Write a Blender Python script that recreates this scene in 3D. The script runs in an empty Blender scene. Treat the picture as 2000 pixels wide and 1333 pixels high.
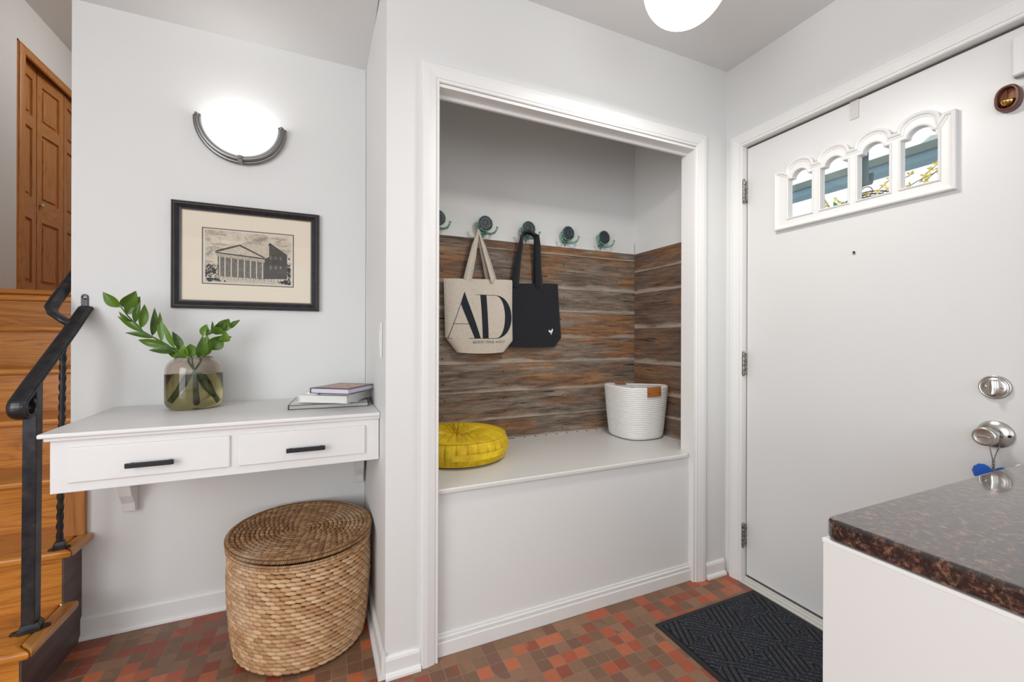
import bpy, bmesh, math, random
from mathutils import Vector, Matrix, noise
sc = bpy.context.scene
C = sc.collection
PI = math.pi

# ---------------------------------------------------------------- camera
YAW, ROLL, EYE = 0.41375, 0.00295, 1.15
fw = Vector((math.sin(YAW), math.cos(YAW), 0)); rt = Vector((math.cos(YAW), -math.sin(YAW), 0)); up = rt.cross(fw)
r2 = rt*math.cos(ROLL)+up*math.sin(ROLL); u2 = -rt*math.sin(ROLL)+up*math.cos(ROLL)
cd = bpy.data.cameras.new('camera'); cam = bpy.data.objects.new('camera', cd); C.objects.link(cam)
cd.sensor_width = 36; cd.lens = 822.68/2000*36; cd.shift_y = -0.0035; cd.clip_start = 0.02; cd.clip_end = 200
M = Matrix.Identity(4)
for i, v in enumerate((r2, u2, -fw)):
    for j in range(3): M[j][i] = v[j]
M[2][3] = EYE
cam.matrix_world = M
sc.camera = cam

# ---------------------------------------------------------------- world, lights, exposure
w = bpy.data.worlds.new('sky'); sc.world = w; w.use_nodes = True
bg = w.node_tree.nodes['Background']; bg.inputs[0].default_value = (0.93, 0.965, 1.0, 1); bg.inputs[1].default_value = 1.25
def area(name, loc, target, sx, sy, power, col=(1, 1, 1)):
    l = bpy.data.lights.new(name, 'AREA'); l.shape = 'RECTANGLE'; l.size = sx; l.size_y = sy; l.energy = power; l.color = col
    o = bpy.data.objects.new(name, l); C.objects.link(o); o.location = loc
    o.rotation_euler = (Vector(target)-Vector(loc)).to_track_quat('-Z', 'Y').to_euler(); return o
area('fill_light_behind', (-0.1, -2.6, 1.45), (0.3, 1.5, 1.15), 3.4, 2.0, 27, (0.92, 0.96, 1))  # added fill lamp behind the camera, brightens the whole room
area('fill_light_left', (-2.05, -0.6, 1.5), (1.0, 0.8, 1.1), 1.8, 1.9, 54, (0.93, 0.965, 1))  # added fill lamp at the left, lifts the faces turned that way
area('upstairs_fill_light', (-0.9, 4.6, 3.5), (-2.1, 4.6, 2.4), 1.2, 1.2, 22, (1, 0.98, 0.95))  # added fill lamp for the upper hall, no window stands here
sc.view_settings.view_transform = 'Standard'; sc.view_settings.look = 'None'
sc.view_settings.exposure = -0.14; sc.view_settings.gamma = 1.0; sc.view_settings.use_curve_mapping = False

# ---------------------------------------------------------------- materials
def lin(h):
    h = h.lstrip('#'); c = [int(h[i:i+2], 16)/255 for i in (0, 2, 4)]
    return tuple(x/12.92 if x <= .04045 else ((x+.055)/1.055)**2.4 for x in c)+(1,)
def mat(name, col='#ffffff', rough=.5, metal=0, **k):
    m = bpy.data.materials.new(name); m.use_nodes = True
    b = m.node_tree.nodes['Principled BSDF']
    b.inputs['Base Color'].default_value = lin(col) if isinstance(col, str) else col
    b.inputs['Roughness'].default_value = rough; b.inputs['Metallic'].default_value = metal
    for kk, v in k.items(): b.inputs[kk.replace('_', ' ')].default_value = v
    return m
class N:
    """small node-graph helper"""
    def __init__(s, m): s.m = m; s.t = m.node_tree; s.b = s.t.nodes['Principled BSDF']
    def n(s, typ, **k):
        x = s.t.nodes.new(typ)
        for a, v in k.items(): setattr(x, a, v)
        return x
    def l(s, a, b): s.t.links.new(a, b)
    def obj(s): return s.n('ShaderNodeTexCoord').outputs['Object']
    def gen(s): return s.n('ShaderNodeTexCoord').outputs['Generated']
    def pos(s): return s.n('ShaderNodeNewGeometry').outputs['Position']
    def isl(s): return s.n('ShaderNodeNewGeometry').outputs['Random Per Island']
    def mapp(s, v, scale=(1, 1, 1), loc=(0, 0, 0), rot=(0, 0, 0)):
        x = s.n('ShaderNodeMapping'); s.l(v, x.inputs[0]); x.inputs['Scale'].default_value = scale; x.inputs['Location'].default_value = loc; x.inputs['Rotation'].default_value = rot; return x.outputs[0]
    def noise(s, v, scale=5, detail=3, rough=.5, dist=0):
        x = s.n('ShaderNodeTexNoise'); s.l(v, x.inputs['Vector']); x.inputs['Scale'].default_value = scale; x.inputs['Detail'].default_value = detail; x.inputs['Roughness'].default_value = rough; x.inputs['Distortion'].default_value = dist; return x.outputs['Fac']
    def math(s, op, a, b=None, c=None):
        x = s.n('ShaderNodeMath', operation=op)
        for i, v in enumerate((a, b, c)):
            if v is None: continue
            if isinstance(v, (int, float)): x.inputs[i].default_value = v
            else: s.l(v, x.inputs[i])
        return x.outputs[0]
    def ramp(s, f, stops, interp='LINEAR'):
        x = s.n('ShaderNodeValToRGB'); x.color_ramp.interpolation = interp; e = x.color_ramp.elements
        while len(e) < len(stops): e.new(.5)
        for q, (p, c) in zip(e, stops): q.position = p; q.color = lin(c) if isinstance(c, str) else c
        s.l(f, x.inputs[0]); return x.outputs[0]
    def mix(s, f, a, b, blend='MIX'):
        x = s.n('ShaderNodeMix', data_type='RGBA', blend_type=blend)
        for i, v in ((0, f), (6, a), (7, b)):
            if isinstance(v, (int, float)): x.inputs[i].default_value = v
            elif isinstance(v, str): x.inputs[i].default_value = lin(v)
            else: s.l(v, x.inputs[i])
        return x.outputs[2]
    def sep(s, v):
        x = s.n('ShaderNodeSeparateXYZ'); s.l(v, x.inputs[0]); return x.outputs
    def comb(s, a, b, c):
        x = s.n('ShaderNodeCombineXYZ')
        for i, v in enumerate((a, b, c)):
            if isinstance(v, (int, float)): x.inputs[i].default_value = v
            else: s.l(v, x.inputs[i])
        return x.outputs[0]
    def white(s, v):
        x = s.n('ShaderNodeTexWhiteNoise', noise_dimensions='3D'); s.l(v, x.inputs['Vector']); return x.outputs['Value']
    def col(s, c): s.l(c, s.b.inputs['Base Color'])
    def rgh(s, c): s.l(c, s.b.inputs['Roughness'])
    def bump(s, h, strength=.3, dist=.002):
        x = s.n('ShaderNodeBump'); x.inputs['Strength'].default_value = strength; x.inputs['Distance'].default_value = dist; s.l(h, x.inputs['Height']); s.l(x.outputs[0], s.b.inputs['Normal'])
def paint(name, col, rough, amp=.15, sc_=60):
    m = mat(name, col, rough); g = N(m); p = g.pos()
    n1 = g.noise(p, 1.3, 2); c = lin(col); d = tuple(x*.965 for x in c[:3])+(1,)
    g.col(g.ramp(n1, [(.35, d), (.65, c)]))
    g.bump(g.noise(p, sc_, 3), amp, .001); return m
M_WALL = paint('wall_paint', '#e4e4e2', .55)
M_CEIL = paint('ceiling_paint', '#e7e7e6', .7)
M_TRIM = paint('trim_paint', '#eae9e7', .42, .06, 25)
M_DOOR = paint('door_paint', '#e0e0df', .35, .05, 18)
M_BENCHTOP = paint('bench_top_paint', '#dcdad6', .4, .05, 25)
M_NICKEL = mat('satin_nickel', '#c4c2bd', .28, 1)
M_CHROME = mat('bright_nickel', '#d8d8d6', .14, 1)
M_PEWTER = mat('brushed_pewter', '#8d8c8a', .36, 1)
M_DARKHOLE = mat('dark_void', '#14120f', .9)
M_BLACK = mat('black_handle_metal', '#26282b', .45, .3)
M_GASKET = mat('dark_gasket', '#55524d', .8)

def wood(name, axis, light, mid, dark, rough=.35, ring=26, contrast=1.0, coat=.0):
    """varnished oak, the grain running along the given axis"""
    m = mat(name, mid, rough); g = N(m); o = g.obj(); rnd = g.n('ShaderNodeObjectInfo').outputs['Random']
    off = g.n('ShaderNodeVectorMath', operation='ADD'); g.l(o, off.inputs[0]); g.l(g.comb(g.math('MULTIPLY', rnd, 17.0), g.math('MULTIPLY', rnd, 9.0), g.math('MULTIPLY', rnd, 5.0)), off.inputs[1])
    s = [1, 1, 1]; s[axis] = .09
    v = g.mapp(off.outputs[0], tuple(s))
    big = g.noise(v, 9, 2, .5, .6)
    bands = g.math('FRACT', g.math('MULTIPLY', big, ring*.55))
    bands = g.math('ABSOLUTE', g.math('SUBTRACT', bands, .5))
    s2 = [1, 1, 1]; s2[axis] = .03
    fine = g.noise(g.mapp(off.outputs[0], tuple(s2)), 260, 3, .6)
    c1 = g.ramp(g.math('MULTIPLY', bands, 2.0), [(0, dark), (.22, mid), (1, light)])
    c2 = g.ramp(fine, [(.34, dark), (.52, light)])
    g.col(g.mix(.42*contrast, c1, c2)); g.bump(fine, .12, .0006)
    if coat: g.b.inputs['Coat Weight'].default_value = coat; g.b.inputs['Coat Roughness'].default_value = .12
    return m
M_OAKX = wood('stair_oak', 0, '#d58c30', '#c0741f', '#92530f', .34, coat=.1)
M_OAKZ = wood('stair_oak_upright', 2, '#b87a3e', '#a8692f', '#85501f', .38)
M_OAKD = wood('door_oak_upright', 2, '#cc8d52', '#bf7f46', '#9c6230', .4)
M_OAKDY = wood('door_oak_rail', 1, '#cc8d52', '#bf7f46', '#9c6230', .4)
M_SIDE = mat('stair_side_stain', '#5a4a47', .5); g = N(M_SIDE)
g.col(g.ramp(g.noise(g.mapp(g.obj(), (2, .6, 4)), 6, 3), [(.3, '#4c3d39'), (.7, '#6a5854')]))

# clay floor tiles: small squares laid square to the walls
M_FLOOR = mat('clay_floor_tiles', '#8a4a34', .42); g = N(M_FLOOR); p = g.pos(); T = .0508
x, y, _ = g.sep(p)
tx = g.math('DIVIDE', g.math('ADD', x, 5.013), T); ty = g.math('DIVIDE', g.math('ADD', y, 5.02), T)
fx = g.math('FRACT', tx); fy = g.math('FRACT', ty)
cell = g.comb(g.math('FLOOR', tx), g.math('FLOOR', ty), 0)
r1 = g.white(cell); r2_ = g.white(g.mapp(cell, (1, 1, 1), (37.3, 11.1, 4)))
big = g.noise(p, 2.2, 1)
sel = g.math('ADD', r1, g.math('MULTIPLY', g.math('SUBTRACT', big, .5), .35))
tile = g.ramp(sel, [(0, '#7f5e46'), (.18, '#8b6a4f'), (.36, '#987256'), (.52, '#7d5745'), (.60, '#9c4b32'), (.76, '#b75733'), (.90, '#c66b44')], 'CONSTANT')
tile = g.mix(g.math('MULTIPLY', g.noise(p, 55, 4), .35), tile, '#6a4636')
tile = g.mix(g.math('MULTIPLY', r2_, .16), tile, '#5a3b30')
ex = g.math('ABSOLUTE', g.math('SUBTRACT', fx, .5)); ey = g.math('ABSOLUTE', g.math('SUBTRACT', fy, .5))
grout = g.math('GREATER_THAN', g.math('MAXIMUM', ex, ey), .478)
gc = g.mix(g.noise(p, 9, 2), '#5e4c40', '#a08f80')
g.col(g.mix(grout, tile, gc))
g.rgh(g.math('ADD', g.math('MULTIPLY', grout, .35), g.math('ADD', .3, g.math('MULTIPLY', r2_, .2))))
g.bump(g.math('ADD', g.math('MULTIPLY', grout, -1.0), g.math('MULTIPLY', g.noise(p, 90, 3), .35)), .5, .0015)

# reclaimed boards: weathered grey and brown, rust-orange patches, pale lower edge
def plank_mat(name, axis):
    m = mat(name, '#6f5c4c', .75); g = N(m); o = g.pos(); gn = g.gen(); rnd = g.n('ShaderNodeObjectInfo').outputs['Random']
    off = g.n('ShaderNodeVectorMath', operation='ADD'); g.l(o, off.inputs[0]); g.l(g.comb(g.math('MULTIPLY', rnd, 31.0), g.math('MULTIPLY', rnd, 31.0), g.math('MULTIPLY', rnd, 13.0)), off.inputs[1])
    ov = off.outputs[0]
    s = [1, 1, 1]; s[axis] = .10
    v = g.mapp(ov, tuple(s))
    n1 = g.math('ADD', g.math('MULTIPLY', g.noise(v, 24, 6, .68, .6), .55), g.math('MULTIPLY', g.noise(v, 95, 5, .7, .3), .45))
    base = g.ramp(n1, [(.28, '#2b241f'), (.40, '#56483d'), (.50, '#77685b'), (.60, '#93877b'), (.74, '#b3a798')])
    s3 = [1, 1, 1]; s3[axis] = .26
    patch = g.noise(g.mapp(ov, tuple(s3)), 5.5, 6, .7, .8)
    X, Y, Z = g.sep(o)
    rightness = g.math('MULTIPLY', g.math('MINIMUM', g.math('MAXIMUM', X, -.6), .6), .06)
    pm = g.ramp(g.math('ADD', patch, rightness), [(.50 if axis == 0 else .52, (0, 0, 0, 1)), (.60 if axis == 0 else .66, (1, 1, 1, 1))])
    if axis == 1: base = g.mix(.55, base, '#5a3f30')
    warm = g.ramp(n1, [(.28, '#33241a'), (.42, '#6b4a33'), (.54, '#94663d'), (.64, '#b07c46'), (.78, '#c9a06c')])
    c = g.mix(g.math('MULTIPLY', pm, .8), base, warm)
    # blue-grey weathered zone towards the left and low boards
    bl = g.ramp(g.math('ADD', g.noise(g.mapp(ov, tuple(s3)), 3.0, 3), g.math('MULTIPLY', g.math('SUBTRACT', -.1, X), .16)), [(.48, (0, 0, 0, 1)), (.62, (1, 1, 1, 1))])
    c = g.mix(g.math('MULTIPLY', bl, .6), c, g.ramp(n1, [(.25, '#3a4046'), (.55, '#727b82'), (.8, '#9aa3a8')]))
    # long dark checks
    s4 = [1, 1, 1]; s4[axis] = .045
    chk = g.noise(g.mapp(ov, tuple(s4)), 85, 5, .65, .5)
    c = g.mix(g.ramp(chk, [(.34, (1, 1, 1, 1)), (.395, (0, 0, 0, 1))]), c, '#1d1712')
    # pale paint left along the lower and part of the upper edge
    gz = g.sep(gn)[2]
    wob = g.math('MULTIPLY', g.math('SUBTRACT', g.noise(g.mapp(ov, tuple(s3)), 10, 5, .65), .5), .5)
    edge = g.ramp(g.math('ADD', gz, wob), [(.07, (1, 1, 1, 1)), (.15, (0, 0, 0, 1))])
    c = g.mix(g.math('MULTIPLY', edge, .85), c, g.ramp(n1, [(.3, '#8a7b6c'), (.6, '#b9ad9f')]))
    g.col(c); g.bump(g.math('ADD', n1, g.math('MULTIPLY', chk, .8)), .75, .005); return m
M_PLANKX = plank_mat('reclaimed_board', 0); M_PLANKY = plank_mat('reclaimed_board_side', 1)

# granite
M_GRANITE = mat('brown_granite', '#3a2a26', .09, 0, Specular_IOR_Level=.62); g = N(M_GRANITE); p = g.pos()
v1 = g.noise(p, 75, 4, .7, .4); v2 = g.noise(p, 190, 3, .6); v3 = g.noise(p, 16, 2)
c = g.ramp(v1, [(.36, '#1a191c'), (.46, '#33292a'), (.53, '#5c4238'), (.60, '#8a6048'), (.72, '#a67a5f')])
c = g.mix(g.ramp(v2, [(.40, (1, 1, 1, 1)), (.52, (0, 0, 0, 1))]), c, '#17171a')
c = g.mix(g.math('MULTIPLY', v3, .35), c, '#4a3a36'); g.col(c)
g.b.inputs['Coat Weight'].default_value = .7; g.b.inputs['Coat Roughness'].default_value = .03

def thin_glass(name, refl=.06):
    m = bpy.data.materials.new(name); m.use_nodes = True; t = m.node_tree; t.nodes.remove(t.nodes['Principled BSDF'])
    a = t.nodes.new('ShaderNodeBsdfTransparent'); b = t.nodes.new('ShaderNodeBsdfGlossy'); b.inputs['Roughness'].default_value = .01
    x = t.nodes.new('ShaderNodeMixShader'); x.inputs[0].default_value = refl
    t.links.new(a.outputs[0], x.inputs[1]); t.links.new(b.outputs[0], x.inputs[2]); t.links.new(x.outputs[0], t.nodes['Material Output'].inputs[0]); return m

# ---------------------------------------------------------------- mesh building
class MB:
    def __init__(s): s.v = []; s.f = []; s.sm = []; s.mi = []
    def add(s, vs, fs, smooth=False, mi=0):
        o = len(s.v); s.v += [Vector(q) for q in vs]
        for f in fs: s.f.append([i+o for i in f]); s.sm.append(smooth); s.mi.append(mi)
        return s
    def box(s, x0, y0, z0, x1, y1, z1, bev=0, seg=2, mi=0):
        x0, x1 = sorted((x0, x1)); y0, y1 = sorted((y0, y1)); z0, z1 = sorted((z0, z1))
        vs = [(x, y, z) for x in (x0, x1) for y in (y0, y1) for z in (z0, z1)]
        fs = [(0, 1, 3, 2), (4, 6, 7, 5), (0, 4, 5, 1), (2, 3, 7, 6), (0, 2, 6, 4), (1, 5, 7, 3)]
        return s.solid(vs, fs, bev, seg, mi)
    def solid(s, vs, fs, bev=0, seg=2, mi=0):
        if not bev: return s.add(vs, fs, mi=mi)
        bm = bmesh.new(); bv = [bm.verts.new(q) for q in vs]
        for f in fs: bm.faces.new([bv[i] for i in f])
        bmesh.ops.recalc_face_normals(bm, faces=bm.faces)
        es = [e for e in bm.edges if len(e.link_faces) == 2 and e.calc_face_angle(0) > .3]
        bmesh.ops.bevel(bm, geom=es, offset=bev, segments=seg, affect='EDGES', profile=.5)
        bm.verts.index_update()
        s.add([v.co.copy() for v in bm.verts], [[v.index for v in f.verts] for f in bm.faces], False, mi); bm.free(); return s
    def prism(s, poly, z0, z1, bev=0, seg=2, plane='xy', mi=0):
        """extrude a 2D outline; plane 'xy' rises in z, 'xz' runs in y, 'yz' runs in x"""
        n = len(poly)
        P = {'xy': lambda a, b, c: (a, b, c), 'xz': lambda a, b, c: (a, c, b), 'yz': lambda a, b, c: (c, a, b)}[plane]
        vs = [P(a, b, z0) for a, b in poly]+[P(a, b, z1) for a, b in poly]
        fs = [list(range(n))[::-1], list(range(n, 2*n))]+[(i, (i+1) % n, n+(i+1) % n, n+i) for i in range(n)]
        return s.solid(vs, fs, bev, seg, mi)
    def grid(s, fn, nu, nv, cu=False, cv=False, smooth=True, mi=0):
        """fn(u,v) with u,v in 0..1"""
        U = nu if cu else nu+1; V = nv if cv else nv+1
        vs = [fn(i/nu, j/nv) for i in range(U) for j in range(V)]
        fs = [(i*V+j, ((i+1) % U)*V+j, ((i+1) % U)*V+(j+1) % V, i*V+(j+1) % V) for i in range(nu) for j in range(nv)]
        return s.add(vs, fs, smooth, mi)
    def tube(s, pts, r, n=10, closed=False, cap=True, flat=1.0, upv=None, mi=0):
        """round tube through points; r number or list; flat squashes along the second axis"""
        pts = [Vector(p) for p in pts]; m = len(pts); rr = r if isinstance(r, (list, tuple)) else [r]*m
        prev = None; vs = []
        for i, p in enumerate(pts):
            a = pts[(i-1) % m] if (closed or i > 0) else p; b = pts[(i+1) % m] if (closed or i < m-1) else p
            t = (b-a).normalized()
            if upv is not None: q = Vector(upv)
            else: q = prev if prev is not None else (Vector((0, 0, 1)) if abs(t.z) < .9 else Vector((1, 0, 0)))
            q = (q-t*q.dot(t)).normalized(); prev = q; e = t.cross(q)
            for k in range(n):
                an = 2*PI*k/n; vs.append(p+(e*math.cos(an)+q*math.sin(an)*flat)*rr[i])
        fs = []
        for i in range(m if closed else m-1):
            for k in range(n):
                fs.append((i*n+k, i*n+(k+1) % n, ((i+1) % m)*n+(k+1) % n, ((i+1) % m)*n+k))
        if cap and not closed: fs += [list(range(n))[::-1], list(range((m-1)*n, m*n))]
        return s.add(vs, fs, True, mi)
    def sweep(s, pts, prof, upv, closed=False, smooth=False, mi=0, capends=True):
        """sweep an outline (a across, b along upv) with mitred corners"""
        pts = [Vector(p) for p in pts]; m = len(pts); upv = Vector(upv).normalized(); n = len(prof); vs = []
        for i, p in enumerate(pts):
            t0 = (p-pts[i-1]).normalized() if (closed or i > 0) else None
            t1 = (pts[(i+1) % m]-p).normalized() if (closed or i < m-1) else None
            if t0 is None: t0 = t1
            if t1 is None: t1 = t0
            s0 = t0.cross(upv).normalized(); s1 = t1.cross(upv).normalized()
            mt = (s0+s1); mt = mt.normalized(); k = 1/max(.2, mt.dot(s0))
            for a, b in prof: vs.append(p+mt*a*k+upv*b)
        fs = [(i*n+k, i*n+(k+1) % n, ((i+1) % m)*n+(k+1) % n, ((i+1) % m)*n+k) for i in range(m if closed else m-1) for k in range(n)]
        if capends and not closed: fs += [list(range(n))[::-1], list(range((m-1)*n, m*n))]
        return s.add(vs, fs, smooth, mi)
    def lathe(s, prof, c, axis=(0, 0, 1), n=48, sx=1, sy=1, mi=0, smooth=True):
        """prof = [(radius, height)]"""
        c = Vector(c); ax = Vector(axis).normalized(); a = Vector((1, 0, 0)) if abs(ax.x) < .8 else Vector((0, 1, 0))
        e1 = (a-ax*a.dot(ax)).normalized(); e2 = ax.cross(e1); V = []; m = len(prof)
        for r, h in prof:
            for k in range(n):
                an = 2*PI*k/n; V.append(c+e1*math.cos(an)*r*sx+e2*math.sin(an)*r*sy+ax*h)
        F = [(i*n+k, i*n+(k+1) % n, (i+1)*n+(k+1) % n, (i+1)*n+k) for i in range(m-1) for k in range(n)]
        if prof[0][0] > 1e-6: F.append(list(range(n))[::-1])
        if prof[-1][0] > 1e-6: F.append(list(range((m-1)*n, m*n)))
        return s.add(V, F, smooth, mi)
    def ball(s, c, rx, ry=None, rz=None, n=20, mi=0):
        return s._ball(Vector(c), rx, ry or rx, rz or rx, n, mi)
    def _ball(s, c, rx, ry, rz, n, mi):
        m = n//2; V = [c+Vector((0, 0, -rz))]
        for i in range(1, m):
            a = PI*i/m
            for k in range(n):
                b = 2*PI*k/n; V.append(c+Vector((rx*math.sin(a)*math.cos(b), ry*math.sin(a)*math.sin(b), -rz*math.cos(a))))
        V.append(c+Vector((0, 0, rz))); F = []
        for k in range(n): F.append((0, 1+(k+1) % n, 1+k)); F.append((len(V)-1, 1+(m-2)*n+k, 1+(m-2)*n+(k+1) % n))
        for i in range(m-2):
            for k in range(n): F.append((1+i*n+k, 1+i*n+(k+1) % n, 1+(i+1)*n+(k+1) % n, 1+(i+1)*n+k))
        return s.add(V, F, True, mi)
WL = {}                                   # world position of every object's origin
def build(mb, name, m, parent=None, origin=None, auto=None, **props):
    lo = Vector([min(v[i] for v in mb.v) for i in range(3)]); hi = Vector([max(v[i] for v in mb.v) for i in range(3)])
    org = Vector(origin) if origin is not None else Vector(((lo.x+hi.x)/2, (lo.y+hi.y)/2, lo.z))
    me = bpy.data.meshes.new(name); me.from_pydata([v-org for v in mb.v], [], mb.f); me.update()
    mm = m if isinstance(m, (list, tuple)) else [m]
    for q in mm: me.materials.append(q)
    me.polygons.foreach_set('use_smooth', mb.sm); me.polygons.foreach_set('material_index', mb.mi)
    bm = bmesh.new(); bm.from_mesh(me); bmesh.ops.recalc_face_normals(bm, faces=bm.faces); bm.to_mesh(me); bm.free()
    o = bpy.data.objects.new(name, me); C.objects.link(o)
    o.location = org-(WL[parent.name] if parent else Vector()); o.parent = parent
    WL[o.name] = org
    for k, v in props.items(): o[k] = v
    return o
def thing(name, label, cat, loc, group=None):
    o = bpy.data.objects.new(name, None); o.empty_display_size = .05; C.objects.link(o); o.location = loc; WL[o.name] = Vector(loc)
    o['label'] = label; o['category'] = cat
    if group: o['group'] = group
    return o
def tag(o, label, cat, group=None):
    o['label'] = label; o['category'] = cat
    if group: o['group'] = group
    return o
def struct(mb, name, m, parent=None, **k):
    o = build(mb, name, m, parent, **k)
    if not parent: o['kind'] = 'structure'
    return o
def curve_plate(name, outlines, z0, z1, bev=0):
    """flat shape with holes: outlines are closed 2D loops; returns (verts, faces) in (a, b, height)"""
    cu = bpy.data.curves.new('tmp', 'CURVE'); cu.dimensions = '2D'; cu.fill_mode = 'BOTH'; cu.extrude = (z1-z0)/2-bev; cu.bevel_depth = bev; cu.bevel_resolution = 1
    if bev: cu.offset = -bev
    for ol in outlines:
        sp = cu.splines.new('POLY'); sp.points.add(len(ol)-1); sp.use_cyclic_u = True
        for q, (a, b) in zip(sp.points, ol): q.co = (a, b, 0, 1)
    ob = bpy.data.objects.new('tmp', cu); C.objects.link(ob)
    dg = bpy.context.evaluated_depsgraph_get(); dg.update(); me = bpy.data.meshes.new_from_object(ob.evaluated_get(dg))
    vs = [(v.co.x, v.co.y, v.co.z+(z0+z1)/2) for v in me.vertices]; fs = [list(p.vertices) for p in me.polygons]
    bpy.data.objects.remove(ob); bpy.data.curves.remove(cu); bpy.data.meshes.remove(me); return vs, fs

# ================================================================ the setting
WA, WB, WD = 1.475, 1.80, 2.125           # faces of the closet wall, the door wall and the desk wall
CB, CR, ZB = 2.089, 1.746, 0.602          # closet board face, closet right board face, bench height
struct(MB().box(-2.3, -3.1, -.06, 1.87, 2.25, 0), 'floor', M_FLOOR)
struct(MB().box(.175, -3.1, 2.46, 1.95, 2.3, 2.56), 'ceiling', M_CEIL)
struct(MB().box(-2.3, -3.1, 2.425, .175, 2.118, 2.56).box(-.88, 2.118, 2.425, .175, 2.19, 2.56), 'ceiling_nook', M_CEIL)
a = MB().prism([(.182, WA), (.357, WA), (.357, 1.545), (.255, 1.545), (.255, 2.19), (.167, 2.19)], 0, 2.56)
struct(a, 'wall_nook', M_WALL)
a = MB().box(.357, WA, 2.048, 1.58, 1.545, 2.56).box(1.58, WA, 0, 1.87, 1.545, 2.56)
struct(a, 'wall_front', M_WALL)
struct(MB().box(-.885, WD, 0, .167, 2.188, 2.56), 'wall_desk', M_WALL)
a = MB().box(WB, -3.1, 0, 1.87, .462, 2.56).box(WB, 1.386, 0, 1.87, WA, 2.56).box(WB, .462, 2.056, 1.87, 1.386, 2.56)
struct(a, 'wall_right', M_WALL)
struct(MB().box(.255, 2.10, 0, 1.80, 2.16, 2.46), 'wall_closet_back', M_WALL)
struct(MB().box(1.757, 1.545, 0, 1.82, 2.10, 2.46), 'wall_closet_right', M_WALL)
# back of the room: a wall with a wide window opening behind the photographer
a = MB().box(-2.3, -3.16, 0, 1.87, -3.1, .55).box(-2.3, -3.16, 2.3, 1.87, -3.1, 2.56).box(-2.3, -3.16, .55, -1.9, -3.1, 2.3).box(1.45, -3.16, .55, 1.87, -3.1, 2.3)
struct(a, 'wall_back', M_WALL)
a = MB().box(-1.9, -3.15, .55, 1.45, -3.09, .60, .004).box(-1.9, -3.15, 2.25, 1.45, -3.09, 2.3, .004).box(-1.9, -3.15, .6, -1.85, -3.09, 2.25, .004).box(1.4, -3.15, .6, 1.45, -3.09, 2.25, .004).box(-.25, -3.15, .6, -.2, -3.09, 2.25, .004)
struct(a, 'window_1', M_TRIM)
# stairwell and upstairs hall
DX, UZ = -2.19, 1.4                     # left stair wall, upper floor level
a = MB().box(-2.3, -3.1, 0, DX, -1.5, 3.9).box(-2.3, .3, 0, DX, 4.50, 3.9).box(-2.3, -1.5, 0, DX, .3, .55).box(-2.3, -1.5, 2.3, DX, .3, 3.9).box(-2.3, 4.50, 3.43, DX, 6.4, 3.9).box(-2.3, 5.94, 0, DX, 6.4, 3.43).box(-2.3, 4.5, 0, DX, 5.94, UZ)
struct(a, 'wall_left', M_WALL)
struct(MB().box(-2.3, 6.4, 0, -.7, 6.46, 3.9), 'wall_upstairs_end', M_WALL)
struct(MB().box(-.795, 2.19, 0, -.74, 6.4, 3.9), 'wall_stair_right', M_WALL)  # unseen wall, put in to bound the light of the stairwell
struct(MB().box(-2.19, 2.06, 2.56, -.74, 2.118, 3.9), 'wall_stair_header', M_WALL)
struct(MB().box(-2.3, 2.06, 3.8, -.7, 6.46, 3.9), 'ceiling_upstairs', M_CEIL)
struct(MB().box(DX, 3.14, UZ-.2, -.795, 6.4, UZ), 'floor_upstairs', M_OAKX)
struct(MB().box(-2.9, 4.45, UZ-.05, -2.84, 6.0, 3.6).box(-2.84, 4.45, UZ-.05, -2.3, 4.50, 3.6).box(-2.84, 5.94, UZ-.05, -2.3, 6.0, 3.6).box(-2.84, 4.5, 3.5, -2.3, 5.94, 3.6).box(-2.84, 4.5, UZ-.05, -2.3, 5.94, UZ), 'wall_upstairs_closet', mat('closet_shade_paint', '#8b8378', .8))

# baseboards
def baseboard(name, pts, nrm_side, h=.085, th=.012, shoe=True):
    """pts along the wall foot; room lies on the left of travel"""
    pr_ = [(0, 0), (-th, 0), (-th, h-.012), (-th*.75, h-.004), (-th*.3, h), (0, h)]
    m = MB().sweep(pts, pr_, (0, 0, 1))
    if shoe: m.sweep(pts, [(-th, 0), (-th-.012, 0), (-th-.011, .008), (-th-.006, .015), (-th, .018)], (0, 0, 1))
    struct(m, name, M_TRIM)
baseboard('baseboard_desk', [(.169, WD, 0), (-.852, WD, 0)], 0)
for nm, pts in (('baseboard_nook', [(.1685, 2.112, 0), (.182, 1.475, 0)][::-1]), ('baseboard_front', [(.30, WA, 0), (.182, WA, 0)]), ('baseboard_corner', [(1.782, WA, 0), (1.658, WA, 0)])):
    if nm == 'baseboard_nook':
        m = MB().sweep([(.1815, 1.4635, 0), (.1675, 2.113, 0)], [(0, 0), (-.012, 0), (-.012, .073), (-.004, .085), (0, .085)], (0, 0, 1)).sweep([(.1815, 1.4635, 0), (.1675, 2.113, 0)], [(-.012, 0), (-.023, 0), (-.021, .012), (-.012, .018)], (0, 0, 1))
        struct(m, nm, M_TRIM)
    else: baseboard(nm, pts, 0, h=.07)
# casings
CAS = [(0, 0), (0, .009), (-.003, .012), (-.007, .012), (-.009, .008), (-.0115, .008), (-.0135, .012), (-.020, .0135), (-.040, .018), (-.056, .0175), (-.061, .014), (-.062, 0)]
m = MB().sweep([(.362, WA, 0), (.362, WA, 2.052), (1.590, WA, 2.052), (1.590, WA, 0)], CAS, (0, -1, 0))
struct(m, 'trim_1', M_TRIM)
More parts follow.
